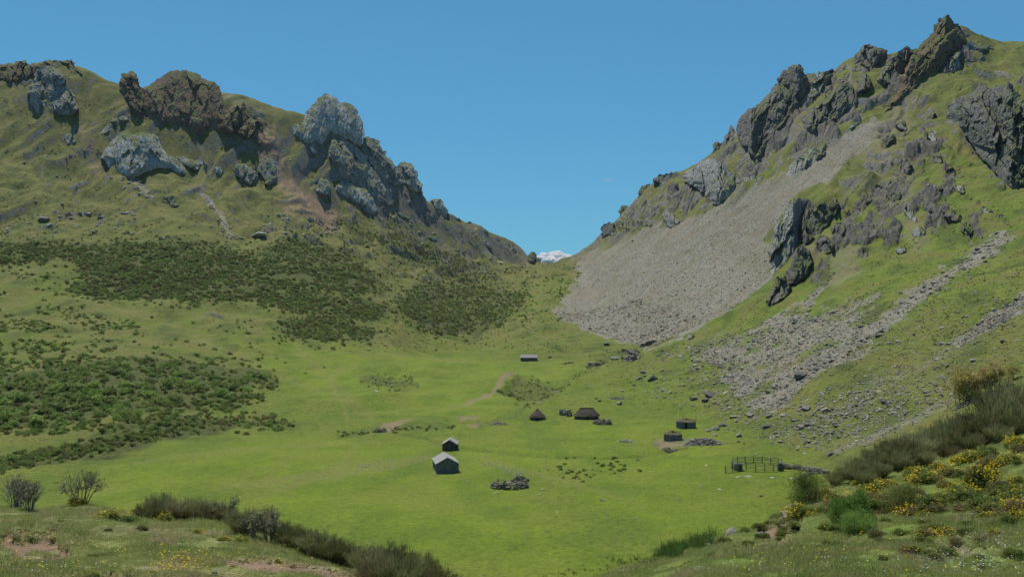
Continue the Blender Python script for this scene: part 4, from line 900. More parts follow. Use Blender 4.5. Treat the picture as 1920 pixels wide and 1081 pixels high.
scatter('upper_scree_stones', 'fine stones on the big brown-grey scree fan', 'scree', P, np.clip(np.exp(r.normal(size=len(P)) * .5) * .26, .15, 1.1) * np.clip((q[:, 1] - 200) / 300, .6, 1.3), st1s, 8, .3)
q = np.concatenate([samp([(1190,680),(1330,650),(1430,770),(1560,790),(1560,850),(1400,830),(1280,760),(1200,740)], 700, r), samp([(1400,770),(1640,700),(1700,760),(1560,850),(1450,830)], 1500, r), samp([(1280,650),(1360,640),(1450,770),(1400,800),(1330,760)], 700, r), samp([(1500,800),(1640,740),(1820,680),(1760,760),(1620,840)], 900, r),
                    keepn(samp([(-30,400),(260,395),(250,440),(-30,445)], 500, r), 30, .0, 3), keepn(samp([(500,400),(640,410),(640,445),(480,450)], 450, r), 30, -.1, 4), keepn(samp([(720,400),(860,430),(1010,510),(900,520),(760,450)], 600, r), 25, .05, 6),
                    samp([(1600,640),(1920,500),(1920,700),(1640,800)], 900, r), samp([(200,330),(260,330),(300,380),(270,385)], 60, r), samp([(380,360),(440,440),(460,450),(420,450)], 90, r), keepn(samp([(-30,250),(500,320),(620,430),(-30,430)], 500, r), 20, .15, 8)])
P = onland(q); scatter('scattered_stones', 'scattered small stones lying on the grassy slopes', 'stones', P, np.clip(np.exp(r.normal(size=len(P)) * .5) * .42, .15, 1.4) * np.clip(P[:, 1] / 420, .5, 1.9), st1 + st1p, 9, .3)
q = np.concatenate([samp([(830,880),(1500,880),(1500,1000),(900,1060)], 110, r), samp([(980,780),(1300,790),(1300,850),(980,850)], 60, r), samp([(600,880),(800,860),(800,900),(600,900)], 40, r), samp([(660,868),(745,862),(745,880),(640,884)], 40, r), samp([(1100,680),(1300,700),(1300,790),(1150,770)], 160, r)])
P = onland(q); scatter('meadow_pebbles', 'tiny pale stones dotting the bright meadow', 'pebbles', P, r.uniform(.10, .3, len(P)), st1p + st1, 10, .2)

def boulder(px, py, w, label, kind='g', group=None, h=1.0, name='boulder', rz=None):
    p = onland(np.array([[px, py]]))[0]; s = w * p[1] / F / 2; pr = {'g': st2, 'd': st2d, 'p': st2p}[kind]; k = int(px * 7 + py * 3)
    o = bpy.data.objects.new(name, pr[k % len(pr)]); COL.objects.link(o); o.location = (p[0], p[1], p[2] + s * .22 * h); o.rotation_euler = (0.1, .05, rz if rz is not None else (k * 1.7) % 6.28); o.scale = (s, s, s * h)
    return tag(o, label, 'boulder', group)
BO = [(1500,709,28,'d','largest dark boulder at the lower edge of the scree',1.1),(1531,693,12,'g','grey boulder just above the largest dark one',1),(1455,722,15,'g','boulder left of the largest dark one on the scree edge',.8),
 (1300,750,16,'d','left of two dark boulders below the scree tip',1.1),(1322,752,20,'d','right of two dark boulders below the scree tip',.8),(1332,741,24,'d','flat dark boulder behind the pair below the scree tip',.6),
 (1224,713,18,'d','biggest dark boulder of the cluster above the long hut',1.1),(1206,699,12,'d','top dark boulder of the cluster above the long hut',1),(1198,711,12,'d','left dark boulder of the cluster above the long hut',.9),(1208,706,9,'d','small dark boulder in the middle of that cluster',.9),(1190,722,8,'d','lowest left boulder of the cluster above the long hut',.8),
 (1245,732,14,'g','low boulder right of the dark cluster',.6),(1256,736,10,'g','next low boulder farther right of the dark cluster',.6),(1369,694,14,'d','single dark boulder among the upper scree grass',1),(1139,646,13,'d','rounded dark boulder at the left foot of the big scree',1),
 (1161,757,14,'g','grey boulder above the long hut gable',.9),(1118,747,7,'d','small dark boulder right of the hollow',1),(1165,733,9,'g','pale-topped stone on the slope over the long hut',.8),(1124,752,9,'d','dark stone above and left of the long hut',1),
 (1340,805,22,'g','slab boulder at the top of the big rubble heap',.7),(1356,799,18,'d','dark leaning slab right of the grass-roofed hut',.8),(1340,816,14,'g','pale boulder on the upper right of the rubble heap',.9),(1325,808,18,'g','flat boulder upper left of the rubble heap',.6),
 (1386,818,13,'g','upright pale boulder right of the rubble heap',1.2),(1385,828,7,'d','tiny boulder under the upright pale one',1),(1395,832,5,'d','tiny dark stone between heap and corral',1),(1412,801,9,'g','small boulder on the grass right of the rubble heap',.8),
 (1436,802,20,'d','dark wide boulder above the corral',.8),(1470,779,14,'g','rounded grey boulder above the wide dark one',.8),(1407,779,20,'g','flat grey boulder under the scree toe',.6),(1378,781,24,'g','long flat slab lying under the scree toe',.35),(1443,781,16,'g','grey boulder in the row under the scree toe',.7),
 (1458,819,9,'g','left boulder of the trio right of the wide dark one',.9),(1463,828,14,'g','lower boulder of the trio right of the wide dark one',.6),(1455,812,9,'d','upper boulder of the trio right of the wide dark one',.8),(1435,818,7,'g','small grey boulder directly above the corral',1),
 (1512,768,22,'g','pale jagged boulder at the top of the lower rock field',.9),(1548,770,18,'g','grey boulder right of the pale jagged one',.8),(1567,799,14,'d','dark boulder at the right of the lower rock field',.8),(1500,801,20,'g','broad grey boulder in the lower rock field',.7),(1516,797,14,'d','dark boulder beside the broad grey one',.7),
 (1487,789,11,'g','small boulder at the left edge of the lower rock field',.8),(1496,843,10,'g','grey boulder uphill from the dry-stone wall',.8),(1508,850,8,'p','pale stone uphill from the dry-stone wall',.7),(1559,852,20,'d','dark low boulder near the right end of the wall',.6),
 (1616,613,12,'d','dark boulder in the middle of the upper boulder streak',.8),(1630,607,10,'g','grey stone next to the dark streak boulder',.8),(1648,630,14,'g','boulder on the grass under the upper streak',.7),(1780,698,16,'g','grey boulder beside the orange bushes uphill',.8),
 (1755,645,12,'g','left rock of the lying row on the right hillside',.7),(1767,644,12,'g','middle rock of the lying row on the right hillside',.7),(1779,645,12,'g','right rock of the lying row on the right hillside',.7),(1826,676,14,'p','pale boulder above the orange bushes',.8),(1777,687,12,'g','brownish boulder left of the pale one above the orange bushes',.8),
 (1659,754,13,'d','dark stone on the green strip right of the rock field',.8),(1680,778,10,'g','grey stone lower on that green strip',.6),
 (487,443,36,'p','long white rock lying at the foot of the left mountain',.8),(469,624,8,'p','pale stone beside a shrub on the upper pasture',.8),(82,411,22,'g','large flat boulder on the far left slope',.55),(135,410,12,'g','grey boulder right of the large flat one far left',.8),(93,422,14,'g','boulder below the large flat one far left',.6),(190,411,16,'g','boulder farther right on the far left slope',.7),
 (305,447,10,'p','small white rock at the top of the heather hill',.7),(44,306,10,'g','lone stone high on the far left slope',.7),(116,383,9,'g','small grey stone in the middle of the left slope',.8),(689,463,9,'d','dark stone on the central grassy spur',1),(937,493,12,'p','small white rock near the pass like a tiny hut',.8),
 (1130,938,10,'g','grey stone alone on the open meadow',.8),(1138,966,9,'d','dark stone lower on the open meadow',.5),(1427,930,8,'d','small dark stone below the corral',.8),(1313,911,7,'g','grey stone in front left of the corral',.8),(1349,917,9,'p','white flat stone below the corral',.4),(1385,894,14,'p','pale slab left before the corral',.35),(1401,893,13,'p','long pale slab before the corral',.5),(1447,895,10,'p','pale stone right before the corral',.4),(1484,896,10,'p','small pale slab before the dry-stone wall',.4),
 (1018,918,9,'p','white stone right of the rubble ruin',.8),(930,924,8,'p','white stone fallen in front of the rubble ruin',.7),(876,901,6,'p','little white stone right of the near barn',.6),(1324,872,8,'p','pale stone left of the corral',.5),(1445,858,8,'p','white stone behind the corral fence',.5),(1418,852,9,'g','brown-grey stone just behind the corral',.8),
 (1054,831,6,'p','white dot stone on the meadow under the round ruin',.8),(1010,755,9,'g','grey stone on the slope above the thatched hut',.5),(690,655,9,'p','white stone on the track to the left',.5),(706,733,12,'p','pale stone on the central knoll',.4),(1175,673,20,'g','grey block at the foot of the big scree',.8),(1110,682,18,'d','dark stone row left end near the stream head',.5),(1124,684,14,'d','dark rock by the stream head',.8),(1150,672,18,'g','grey rubble stone between stream head and scree',.5),(1030,670,10,'d','dark stone right of the distant stone building',.8),
 (1785,740,9,'g','stone at the foot of the orange bushes',.8),(1880,640,13,'g','grey stone on the right hillside near the frame edge',.8),(1905,560,10,'p','pale stone high near the right frame edge',.7),(1843,600,8,'p','pale dot stone on the green right hillside',.7)]
for a, b, w_, k_, lb, h_ in BO: boulder(a, b, w_, lb, k_, None, h_)
# further boulders of the same look, one object each
def many(q, wlo, whi, label, group, kinds='gd'):
    for i, (a, b) in enumerate(q): boulder(a, b, r.uniform(wlo, whi), label, kinds[i % len(kinds)], group, r.uniform(.55, 1))
many(sline([(1650,620),(1590,665),(1530,690),(1490,715),(1440,735),(1390,745)], 34, 12, r), 7, 13, 'mid-sized angular boulder in the streak along the lower scree edge', 'boulders along the lower scree edge')
many(samp([(1430,790),(1520,755),(1620,730),(1600,800),(1540,840),(1480,830)], 34, r), 6, 12, 'angular boulder in the rock field above the dry-stone wall', 'boulders of the lower rock field')
many(sline([(1880,450),(1820,490),(1750,540),(1700,575)], 30, 15, r), 6, 12, 'angular grey block in the highest boulder streak on the right hillside', 'boulders of the highest streak', 'g')
many(samp([(1260,690),(1340,660),(1400,760),(1330,780),(1280,740)], 22, r), 5, 9, 'dark boulder on the grass between scree and huts', 'boulders between scree and huts')
many(sline([(1880,590),(1840,620),(1830,640)], 12, 12, r), 6, 10, 'grey block of the short streak by the right frame edge', 'blocks of the short right streak', 'g')
many(sline([(1800,700),(1730,745),(1690,780),(1600,835)], 20, 14, r), 6, 10, 'grey stone in the lowest streak above the broom belt', 'stones of the lowest streak', 'g')

# ------------------------------------------------------------------ huts and ruins
def prism_roof(L, W, rise, th, over, parent, mat, side):
    """one roof slope slab: ridge along Y from 0..L, gable width W"""
    hw = W / 2 + over; y0, y1 = -over, L + over; dz_ = -over * rise / (W / 2); s = side
    v = [(0, y0, rise), (0, y1, rise), (s * hw, y1, dz_), (s * hw, y0, dz_)]; v = v + [(x, y, z + th) for x, y, z in v]
    f = [(0, 1, 2, 3), (7, 6, 5, 4), (0, 4, 5, 1), (1, 5, 6, 2), (2, 6, 7, 3), (3, 7, 4, 0)]
    return py_mesh('roof_slope', v, f)
def barn(name, label, px, py, W, L, wall, rise, rot, wm, rm, cat='barn', dark_doorway=None, over=.18, courses=9):
    p = onland(np.array([[px, py]]))[0]; t = thing(name, label, cat, (p[0], p[1], p[2] - .1), rot)
    hw = W / 2; v = [(-hw, 0, -.6), (hw, 0, -.6), (hw, L, -.6), (-hw, L, -.6), (-hw, 0, wall), (hw, 0, wall), (hw, L, wall), (-hw, L, wall), (0, 0, wall + rise), (0, L, wall + rise)]
    f = [(0, 1, 5, 8, 4), (1, 2, 6, 5), (2, 3, 7, 9, 6), (3, 0, 4, 7), (4, 8, 9, 7), (8, 5, 6, 9)]
    obj('wall', py_mesh('wall', v, f), wm, t)
    for s in (-1, 1):
        o = obj('roof', prism_roof(L, W, rise, .10, over, t, rm, s), rm, t, (0, 0, wall + .03))
        # courses of slates: overlapping strips, each a ridge of real thickness
        mb = MB(); n = courses; hwo = W / 2 + over
        for i in range(n):
            a = i / n; b = (i + 1) / n; xa, xb = s * hwo * a, s * hwo * b; za = rise * (1 - hwo * a / (W / 2)) + .115; zb = rise * (1 - hwo * b / (W / 2)) + .115
            ks = max(4, int(L / 1.1))
            for j in range(ks):
                ya = -over + (L + 2 * over) * j / ks + .015; yb = -over + (L + 2 * over) * (j + 1) / ks - .015; dz_ = random.uniform(0, .03)
                vv = [(xa, ya, za + dz_), (xb, ya, zb + .06 + dz_), (xb, yb, zb + .06 + dz_), (xa, yb, za + dz_), (xb, ya, zb), (xb, yb, zb)]
                mb.add(vv, [(0, 1, 2, 3), (1, 4, 5, 2)])
        me = mb.mesh('slates'); c = obj('slate_cover', me, rm, o); c['kind'] = 'stuff'
    mb = MB(); mb.bar((0, -over - .02, wall + rise + .14), (0, L + over + .02, wall + rise + .14), .09, 6); obj('ridge_cap', mb.mesh('ridge'), rm, t)
    if dark_doorway:
        x, wd_, h_ = dark_doorway; mb = MB(); mb.box(x - wd_ / 2, x + wd_ / 2, -.03, .1, 0.0, h_); obj('dark_doorway', mb.mesh('dark_doorway'), M['dark_void'], t)
        mb = MB(); mb.box(x - wd_ / 2 - .12, x + wd_ / 2 + .12, -.06, .1, h_, h_ + .16); obj('lintel', mb.mesh('lintel'), M['wood'], t)
    return t
b1 = barn('stone_barn', 'larger grey stone barn with pale two-slope slate roof, nearer of the pair', 839, 886, 5.3, 7.6, 2.15, 1.45, math.radians(11), M['wall_grey'], M['roof'])
b2 = barn('stone_barn', 'smaller brown stone barn with grey gable roof, standing behind the larger one', 843, 844.5, 3.9, 4.6, 1.7, 1.2, math.radians(-2), M['wall_brown'], M['roof'])
b3 = barn('stone_building', 'distant long low stone building with pale roof at the end of the flat', 976, 675.5, 7.0, 9.6, 1.9, 1.5, math.radians(-90), M['wall_dark'], M['roof'], 'building', courses=7)
for (a, b, s, dx) in ((842, 888, .35, 0),):
    pass
q = np.stack([r.uniform(812, 862, 26), r.uniform(885, 890, 26)], -1); P = onland(q); heap('fallen_stones', [(x, y, z, r.uniform(.08, .22)) for x, y, z in P], M['stone_pale'], r); o = bpy.context.scene.collection.objects[-1] if False else bpy.data.objects['fallen_stones']; tag(o, 'loose pale stones at the foot of the larger barn', 'stones', None, 'stuff')

def round_wall(rx, ry, h, n, r, gap=None, thick=.5, wob=.12):
    mb = MB(); ang = [2 * math.pi * i / n for i in range(n)]; hs = [h * (1 + r.uniform(-wob, wob)) for _ in range(n)]
    for i in range(n):
        if gap and gap[0] <= i < gap[1]: continue
        j = (i + 1) % n; a, b = ang[i], 2 * math.pi * (i + 1) / n; v = []
        for z in (0, 1):
            for t_, k in ((a, i), (b, j)):
                for rr in (0, thick):
                    v.append(((rx - rr) * math.cos(t_), (ry - rr) * math.sin(t_), -.5 if z == 0 else hs[k]))
        mb.add(v, [(0, 2, 6, 4), (1, 5, 7, 3), (4, 6, 7, 5), (0, 4, 5, 1), (2, 3, 7, 6), (0, 1, 3, 2)])
    return mb
def thatched(name, label, px, py, rx, ry, wall, rise, ridge, rot=0):
    p = onland(np.array([[px, py]]))[0]; t = thing(name, label, 'hut', (p[0], p[1] + ry * .9, p[2] - .15), rot)
    obj('wall', round_wall(rx * .93, ry * .93, wall, 22, r, None, .5, .05).mesh('wall'), M['wall_dark'], t)
    # thatch: rounded hip roof, rings rising to a ridge
    n = 26; rings = 7; v = []; f = []
    for k in range(rings):
        u = k / (rings - 1); z = wall * .75 + rise * (u ** .85); sh = 1 - u
        for i in range(n):
            a = 2 * math.pi * i / n; jx = 1 + r.uniform(-.035, .035)
            v.append((math.cos(a) * rx * 1.06 * sh * jx + (ridge / 2) * u * (1 if math.cos(a) > 0 else -1) * min(1, abs(math.cos(a)) * 2), math.sin(a) * (ry * 1.06 * sh + .12) * jx, z + r.uniform(-.06, .06)))
    for k in range(rings - 1):
        for i in range(n): f.append((k * n + i, k * n + (i + 1) % n, (k + 1) * n + (i + 1) % n, (k + 1) * n + i))
    f.append(tuple(range((rings - 1) * n, rings * n))); f.append(tuple(range(n - 1, -1, -1)))
    obj('thatch_roof', py_mesh('thatch', v, f), M['thatch'], t)
    mb = MB(); mb.bar((-ridge / 2, 0, wall * .75 + rise + .05), (ridge / 2, 0, wall * .75 + rise + .05), .22, 6); obj('ridge', mb.mesh('ridge'), M['thatch'], t)
    mb = MB(); mb.box(-.45, .45, -ry * 1.0, -ry * .8, 0, wall * .8); obj('dark_doorway', mb.mesh('dark_doorway'), M['dark_void'], t)
    return t
thatched('thatched_hut', 'small steep dark thatched stone hut, left of the two thatched ones', 1008, 788, 2.7, 2.5, 1.5, 2.3, .9)
thatched('thatched_hut', 'long low brown thatched hut with hipped ends, right of the two thatched ones', 1101, 786, 4.3, 2.6, 1.5, 2.4, 4.4)
def grass_hut(label, px, py, rx, ry, h, gap, rot=0, tilt=.12):
    p = onland(np.array([[px, py]]))[0]; t = thing('turf_roofed_hut', label, 'hut', (p[0], p[1] + ry, p[2] - .1), rot)
    n = 24; obj('wall', round_wall(rx, ry, h, n, r, gap, .5, .09).mesh('wall'), M['wall_grey'], t)
    v = []; f = []; rings = 5
    for k in range(rings):
        u = k / (rings - 1); 
        for i in range(n):
            a = 2 * math.pi * i / n; v.append((math.cos(a) * rx * (1.02 + .05 * math.sin(3 * a)) * (1 - u * .97), math.sin(a) * ry * 1.05 * (1 - u * .97), h * .93 + .7 * (1 - (1 - u) ** 2) * (1 + .35 * math.sin(a * 2 + 1)) + r.uniform(0, .22)))
    for k in range(rings - 1):
        for i in range(n): f.append((k * n + i, k * n + (i + 1) % n, (k + 1) * n + (i + 1) % n, (k + 1) * n + i))
    f.append(tuple(range((rings - 1) * n, rings * n))); f.append(tuple(range(n - 1, -1, -1)))
    obj('turf_roof', py_mesh('turf', v, f), M['turf'], t)
    g0 = (gap[0] + gap[1]) / 2 * 2 * math.pi / n; mb = MB(); mb.box(-.5, .5, -.06, .06, 0, h * .97); d = obj('dark_doorway', mb.mesh('dark_doorway'), M['dark_void'], t, ((rx - .35) * math.cos(g0), (ry - .35) * math.sin(g0), 0)); d.rotation_euler = (0, 0, g0 + math.pi / 2)  # dark panel in the wall gap, its colour standing for doorway shade
    return t
grass_hut('upper turf-roofed drum-shaped stone hut with a dark doorway', 1289, 803, 3.0, 2.6, 2.0, (17, 18))
grass_hut('lower turf-roofed stone hut beside the big rubble heap', 1264, 826, 2.6, 2.2, 1.7, (13, 14))

def rubble(name, label, px, py, w, d, h, n, mat, smin=.12, smax=.45, big=6, cat='ruin', hollow=False, y_off=0):
    """heap of loose stones: the bigger ones each a part, the rest one part"""
    p = onland(np.array([[px, py]]))[0]; t = thing(name, label, cat, tuple(p)); W = w * p[1] / F; h = h * 1.35
    def pos():
        while True:
            x, y = r.uniform(-1, 1), r.uniform(-1, 1); rr = x * x + y * y
            if rr < 1 and (not hollow or rr > .3): break
        gx, gy = p[0] + x * W / 2, p[1] + y * d / 2 + d / 2; top = h * ((1 - rr) if not hollow else max(.15, 1 - abs(rr - .65) * 2.2))
        return x * W / 2, y * d / 2 + d / 2, ground_z(gx, gy) - p[2] + r.uniform(.0, 1) * top
    o = heap('loose_stones', [(*pos(), r.uniform(smin, smax * .8)) for _ in range(n)], mat, r, t); o['kind'] = 'stuff'
    for i in range(big):
        x, y, z = pos(); me = (st2 if mat is not M['stone_dark'] else st2d)[i % 4]; c = obj('stone', me, None, t, (x, y, z)); s = r.uniform(smax * .7, smax * 1.25); c.scale = (s, s, s); c.rotation_euler = (0, 0, r.uniform(0, 6))
    return t
rubble('rubble_ruin', 'collapsed dark and white stone ruin on the open meadow, largest near the barns', 955, 918, 74, 5.5, 1.15, 520, M['stone'], .13, .40, 14, hollow=True)
rubble('rubble_ruin', 'short broken wall stub behind the collapsed meadow ruin', 975, 903, 40, 1.6, 1.0, 150, M['stone_dark'], .13, .35, 4)
rubble('stone_line', 'thin line of pale stones running down toward the collapsed ruin', 952, 885, 0.1, .1, .1, 1, M['stone_pale'], .1, .2, 0, 'stones') if False else None
P = onland(sline([(905,870),(925,872),(950,880),(978,886),(960,893)], 170, 5, r)); o = heap('stone_line', [(x, y, z + .03, r.uniform(.08, .26)) for x, y, z in P], M['stone_pale'], r); tag(o, 'thin line of pale stones running down toward the collapsed ruin', 'stones', None, 'stuff')
P = onland(sline([(668,874),(700,866),(738,862)], 60, 6, r)); o = heap('stone_sprinkle', [(x, y, z + .03, r.uniform(.07, .2)) for x, y, z in P], M['stone_pale'], r); tag(o, 'sprinkle of pale stones in the grass left of the barns', 'stones', None, 'stuff')
P = onland(sline([(1225,832),(1250,829),(1285,826),(1300,822)], 150, 5, r)); o = heap('stone_path', [(x, y, z + .03, r.uniform(.08, .24)) for x, y, z in P], M['stone_pale'], r); tag(o, 'pale trodden stones before the lower turf-roofed hut', 'stones', None, 'stuff')
rubble('rubble_heap', 'big grey rubble heap right of the lower turf-roofed hut', 1322, 835, 78, 6.5, 1.3, 620, M['stone'], .15, .5, 14, 'heap')
rubble('rubble_heap', 'small round stone heap below the lower turf-roofed hut', 1258, 849, 30, 2.5, .7, 150, M['stone'], .12, .35, 4, 'heap', True)
rubble('round_ruin', 'low dark ring of a ruined hut left of the long thatched hut', 1061, 779, 24, 4.0, 1.5, 170, M['stone_dark'], .2, .5, 6, hollow=True)
rubble('round_ruin', 'tumbled grey wall ring at the right foot of the long thatched hut', 1131, 796, 36, 4.5, 1.1, 230, M['stone'], .16, .5, 8, hollow=True)
rubble('rubble_heap', 'pale stone heap on the grass between the long hut and turf-roofed huts', 1174, 829, 32, 2.5, .6, 150, M['stone_pale'], .12, .32, 5, 'heap')
rubble('rubble_ruin', 'low stone ruin on the stream bank left of the small thatched hut', 936, 796, 34, 2.5, .7, 120, M['stone'], .16, .45, 5)
rubble('rubble_ruin', 'dark stone ruin at the stream bend on the left', 711, 811, 28, 2.5, .8, 120, M['stone_dark'], .16, .45, 5)
rubble('rubble_heap', 'scattered brown rubble on the slope above the long thatched hut', 1157, 749, 34, 5, .5, 90, M['stone'], .2, .5, 5, 'heap')
rubble('rubble_heap', 'tumbled dark rocks at the head of the stream', 1118, 687, 40, 6, 1.0, 80, M['stone_dark'], .3, .8, 5, 'heap')
rubble('rubble_heap', 'jumble of grey blocks under the foot of the big scree', 1188, 676, 34, 7, 3.0, 90, M['stone'], .5, 1.2, 8, 'heap')
rubble('stone_patch', 'flat grey gravel patch on the upper left pasture', 393, 592, 36, 14, .2, 160, M['stone'], .3, .6, 0, 'gravel')
rubble('stone_heap', 'row of dark stones right of the distant stone building', 1065, 682, 24, 3, .5, 40, M['stone_dark'], .25, .6, 3, 'heap')

# dry-stone wall east of the corral
t = None; WP = onland(np.array([[1466,877],[1485,878],[1505,880],[1520,884],[1535,886],[1552,887]]))
t = thing('dry_stone_wall', 'low tumbledown dry-stone wall running right from the corral', 'wall', tuple(WP[0]))
pts = []
for i in range(620):
    u = r.uniform(0, len(WP) - 1.001); k = int(u); a = WP[k] + (WP[k + 1] - WP[k]) * (u - k); hh_ = .95 + .3 * math.sin(u * 5)
    pts.append((a[0] - WP[0][0] + r.normal() * .25, a[1] - WP[0][1] + r.normal() * .3, a[2] - WP[0][2] + r.uniform(0, hh_), r.uniform(.12, .27)))
o = heap('loose_stones', pts, M['stone'], r, t); o['kind'] = 'stuff'
for i in range(16):
    u = r.uniform(0, len(WP) - 1.001); k = int(u); a = WP[k] + (WP[k + 1] - WP[k]) * (u - k) - WP[0]; c = obj('stone', st2[i % 4], None, t, (a[0], a[1] + r.normal() * .3, a[2] + r.uniform(.1, 1.0))); s = r.uniform(.25, .45); c.scale = (s,) * 3
rubble('rubble_heap', 'dark stones fallen below the dry-stone wall', 1515, 893, 44, 2.5, .5, 90, M['stone_dark'], .15, .4, 4, 'heap')

# corral: posts and rails
cor = np.array([[1360,887],[1374,885],[1387,882.5],[1399,881.5],[1417,884],[1434,883.5],[1450,883],[1465,881.5],[1466,874.5],[1459,871],[1445,869],[1429,868],[1413,867],[1397,868],[1383,868.5],[1374,872],[1372,878]], float)
CP = onland(cor); t = thing('corral', 'small livestock corral of grey wooden posts and rails on the meadow', 'corral', tuple(CP[0]))
rail_m = None
for i, p in enumerate(CP):
    a = Vector(p - CP[0]); mb = MB(); mb.bar((0, 0, -.2), (0, 0, 1.8), .10, 6, .085); c = obj('post', mb.mesh('post'), M['wood'], t, a)
    if i < len(CP) - 1:
        b = Vector(CP[i + 1] - CP[0])
        for k, z in enumerate((.3, .7, 1.1, 1.5)):
            mb = MB(); mb.bar((0, 0, 0), b - a, .065, 5); obj('rail', mb.mesh('rail'), M['wood'], t, a + Vector((0, 0, z + random.uniform(-.05, .05))))
for cx_, cy_, rr, hh_, lb in ((1384, 881, .95, 1.6, 'stacked stone drum inside the left end of the corral'), (1462, 881, .55, 1.7, 'narrow stone pillar at the right end of the corral')):
    p = onland(np.array([[cx_, cy_]]))[0]; t = thing('stone_pillar', lb, 'pillar', tuple(p))
    obj('core', round_wall(rr, rr, hh_, 12, r, None, rr * .98, .06).mesh('core'), M['wall_dark'], t)
    o = heap('loose_stones', [(math.cos(a_) * rr, math.sin(a_) * rr, z_, r.uniform(.1, .2)) for a_, z_ in zip(r.uniform(0, 6.28, 110), r.uniform(0, hh_ + .05, 110))], M['stone'], r, t); o['kind'] = 'stuff'

def nearland(px, py):
    for _ in range(40):
        p = onland(np.array([[px, py]]))[0]
        if p[1] < 95: return p
        py += 3
    return p
# ------------------------------------------------------------------ orange-leaved bushes with bare trunks on the right hillside
def tree_clump(label, px, py, wpx, hpx, stems, leaf_mat, seed, nleaf=2600, group=None, name='small_tree', cat='tree', low=0.0, rk=.11, lw=.028):
    rr = R_(seed); p = onland(np.array([[px, py]]))[0] if cat == 'tree' else nearland(px, py); mpp = p[1] / F; W = wpx * mpp; H = hpx * mpp; t = thing(name, label, cat, tuple(p))
    cen = []
    for i in range(stems):
        bx = rr.uniform(-.3, .3) * W; by = rr.uniform(-.3, .3) * W * .6; z0 = ground_z(p[0] + bx, p[1] + by) - p[2] - .1; mb = MB(); a = Vector((bx, by, z0)); tp = Vector((bx * 1.3 + rr.normal() * .06 * W, by * 1.3, H * rr.uniform(.42, .82)))
        mid = a.lerp(tp, .5) + Vector((rr.normal() * .04 * W, 0, 0)); mb.bar(a, mid, .024 * H / 2, 6, .018 * H / 2); mb.bar(mid, tp, .018 * H / 2, 5, .010 * H / 2)
        for _ in range(5):
            g = mid.lerp(tp, rr.uniform(0, 1)); e = g + Vector((rr.normal() * .13 * W, rr.normal() * .1 * W, rr.uniform(.1, .3) * H)); mb.bar(g, e, .012 * H / 2, 4, .004 * H / 2); cen.append(e)
        obj('trunk', mb.mesh('trunk'), M['bark'], t)
    cen = np.array(cen)
    if low > 0:
        n2 = int(len(cen) * low); lo = rr.normal(size=(n2, 3)) * [.26 * W, .22 * W, 0]; lo[:, 2] = rr.uniform(.06, .62, n2) * H; cen = np.concatenate([cen, lo])
    k = rr.integers(0, len(cen), nleaf); d = rr.normal(size=(nleaf, 3)); rad = rk * W
    pos = cen[k] + d * rad * np.array([.8, .8, .62]); dirs = d * .5 + np.array([0, 0, 1.1]) + rr.normal(size=(nleaf, 3)) * .3
    pos[:, 2] = np.abs(pos[:, 2]); v, f = cards(pos, dirs, (.07 if lw > .02 else .05) * H * rr.uniform(.6, 1.5, nleaf), lw * H, rr); obj('foliage', mesh_np('foliage', v, f), leaf_mat, t); return t
tree_clump('wide orange-tinged leafing bush with several dark trunks on the right hillside', 1812, 750, 66, 62, 8, M['orange_leaf'], 1, 4200, rk=.11, low=.35)
tree_clump('second orange-tinged bush just right of the wide one', 1850, 738, 40, 60, 5, M['orange_leaf'], 2, 2600, rk=.12, low=.35)
tree_clump('smaller orange-tinged bush farther right with thin trunks', 1872, 724, 36, 46, 4, M['orange_leaf'], 3, 2000, rk=.12, low=.35)
tree_clump('thin yellowish bush at the right end of the orange row', 1893, 712, 28, 34, 4, M['orange_leaf'], 4, 1200, rk=.12, low=.35)
rubble('stone_row', 'dark stone row under the orange bushes', 1835, 752, 90, 3, .9, 160, M['stone_dark'], .2, .5, 6, 'wall')

# ------------------------------------------------------------------ near bank plants
broomf = [cmesh('broom_shoots', broom_bush(R_(300 + i), 3600, 1.8, 2.0, .30, .030, .6, 90), M['broom_leaf']) for i in range(4)]
broomd = [cmesh('dark_broom_shoots', broom_bush(R_(310 + i), 3600, 1.9, 1.8, .24, .034, .75, 80), M['belt_leaf']) for i in range(3)]
heathf = [cmesh('near_heath_crown', dome_bush(R_(320 + i), 2400, 1.0, .75, .055, 12), M['gorse_leaf']) for i in range(3)]
heathb = [cmesh('near_brown_heath_crown', dome_bush(R_(325 + i), 2400, 1.0, .75, .05, 12), M['heath_leaf_brown']) for i in range(2)]
def flowers(rr, n, w=1., h=.75, s=.045):
    d = rr.normal(size=(n, 3)); d /= np.linalg.norm(d, axis=1, keepdims=True); d[:, 2] = np.abs(d[:, 2]); k = 7; c = rr.normal(size=(k, 3)) * .35; j = rr.integers(0, k, n)
    p = (d * .62 + c[j] * .5 + rr.normal(size=(n, 3)) * .06); p = p * np.array([w / 2 * 1.3, w / 2 * 1.3, h]); p[:, 2] = np.abs(p[:, 2]) * 1.0 + .12
    return cards(p, rr.normal(size=(n, 3)), s, s * .9, rr)
flw = [cmesh('yellow_flowers', flowers(R_(330 + i), 220, s=.05), M['petal']) for i in range(3)]
flwt = [cmesh('tall_yellow_flowers', flowers(R_(335 + i), 130, 1.6, 1.2, .07), M['petal']) for i in range(2)]
stm = [twigs(R_(340 + i), 9, 1.6, 1.3, .012).mesh('broom_stems') for i in range(3)]
for s_ in stm: s_.materials.append(M['twig'])
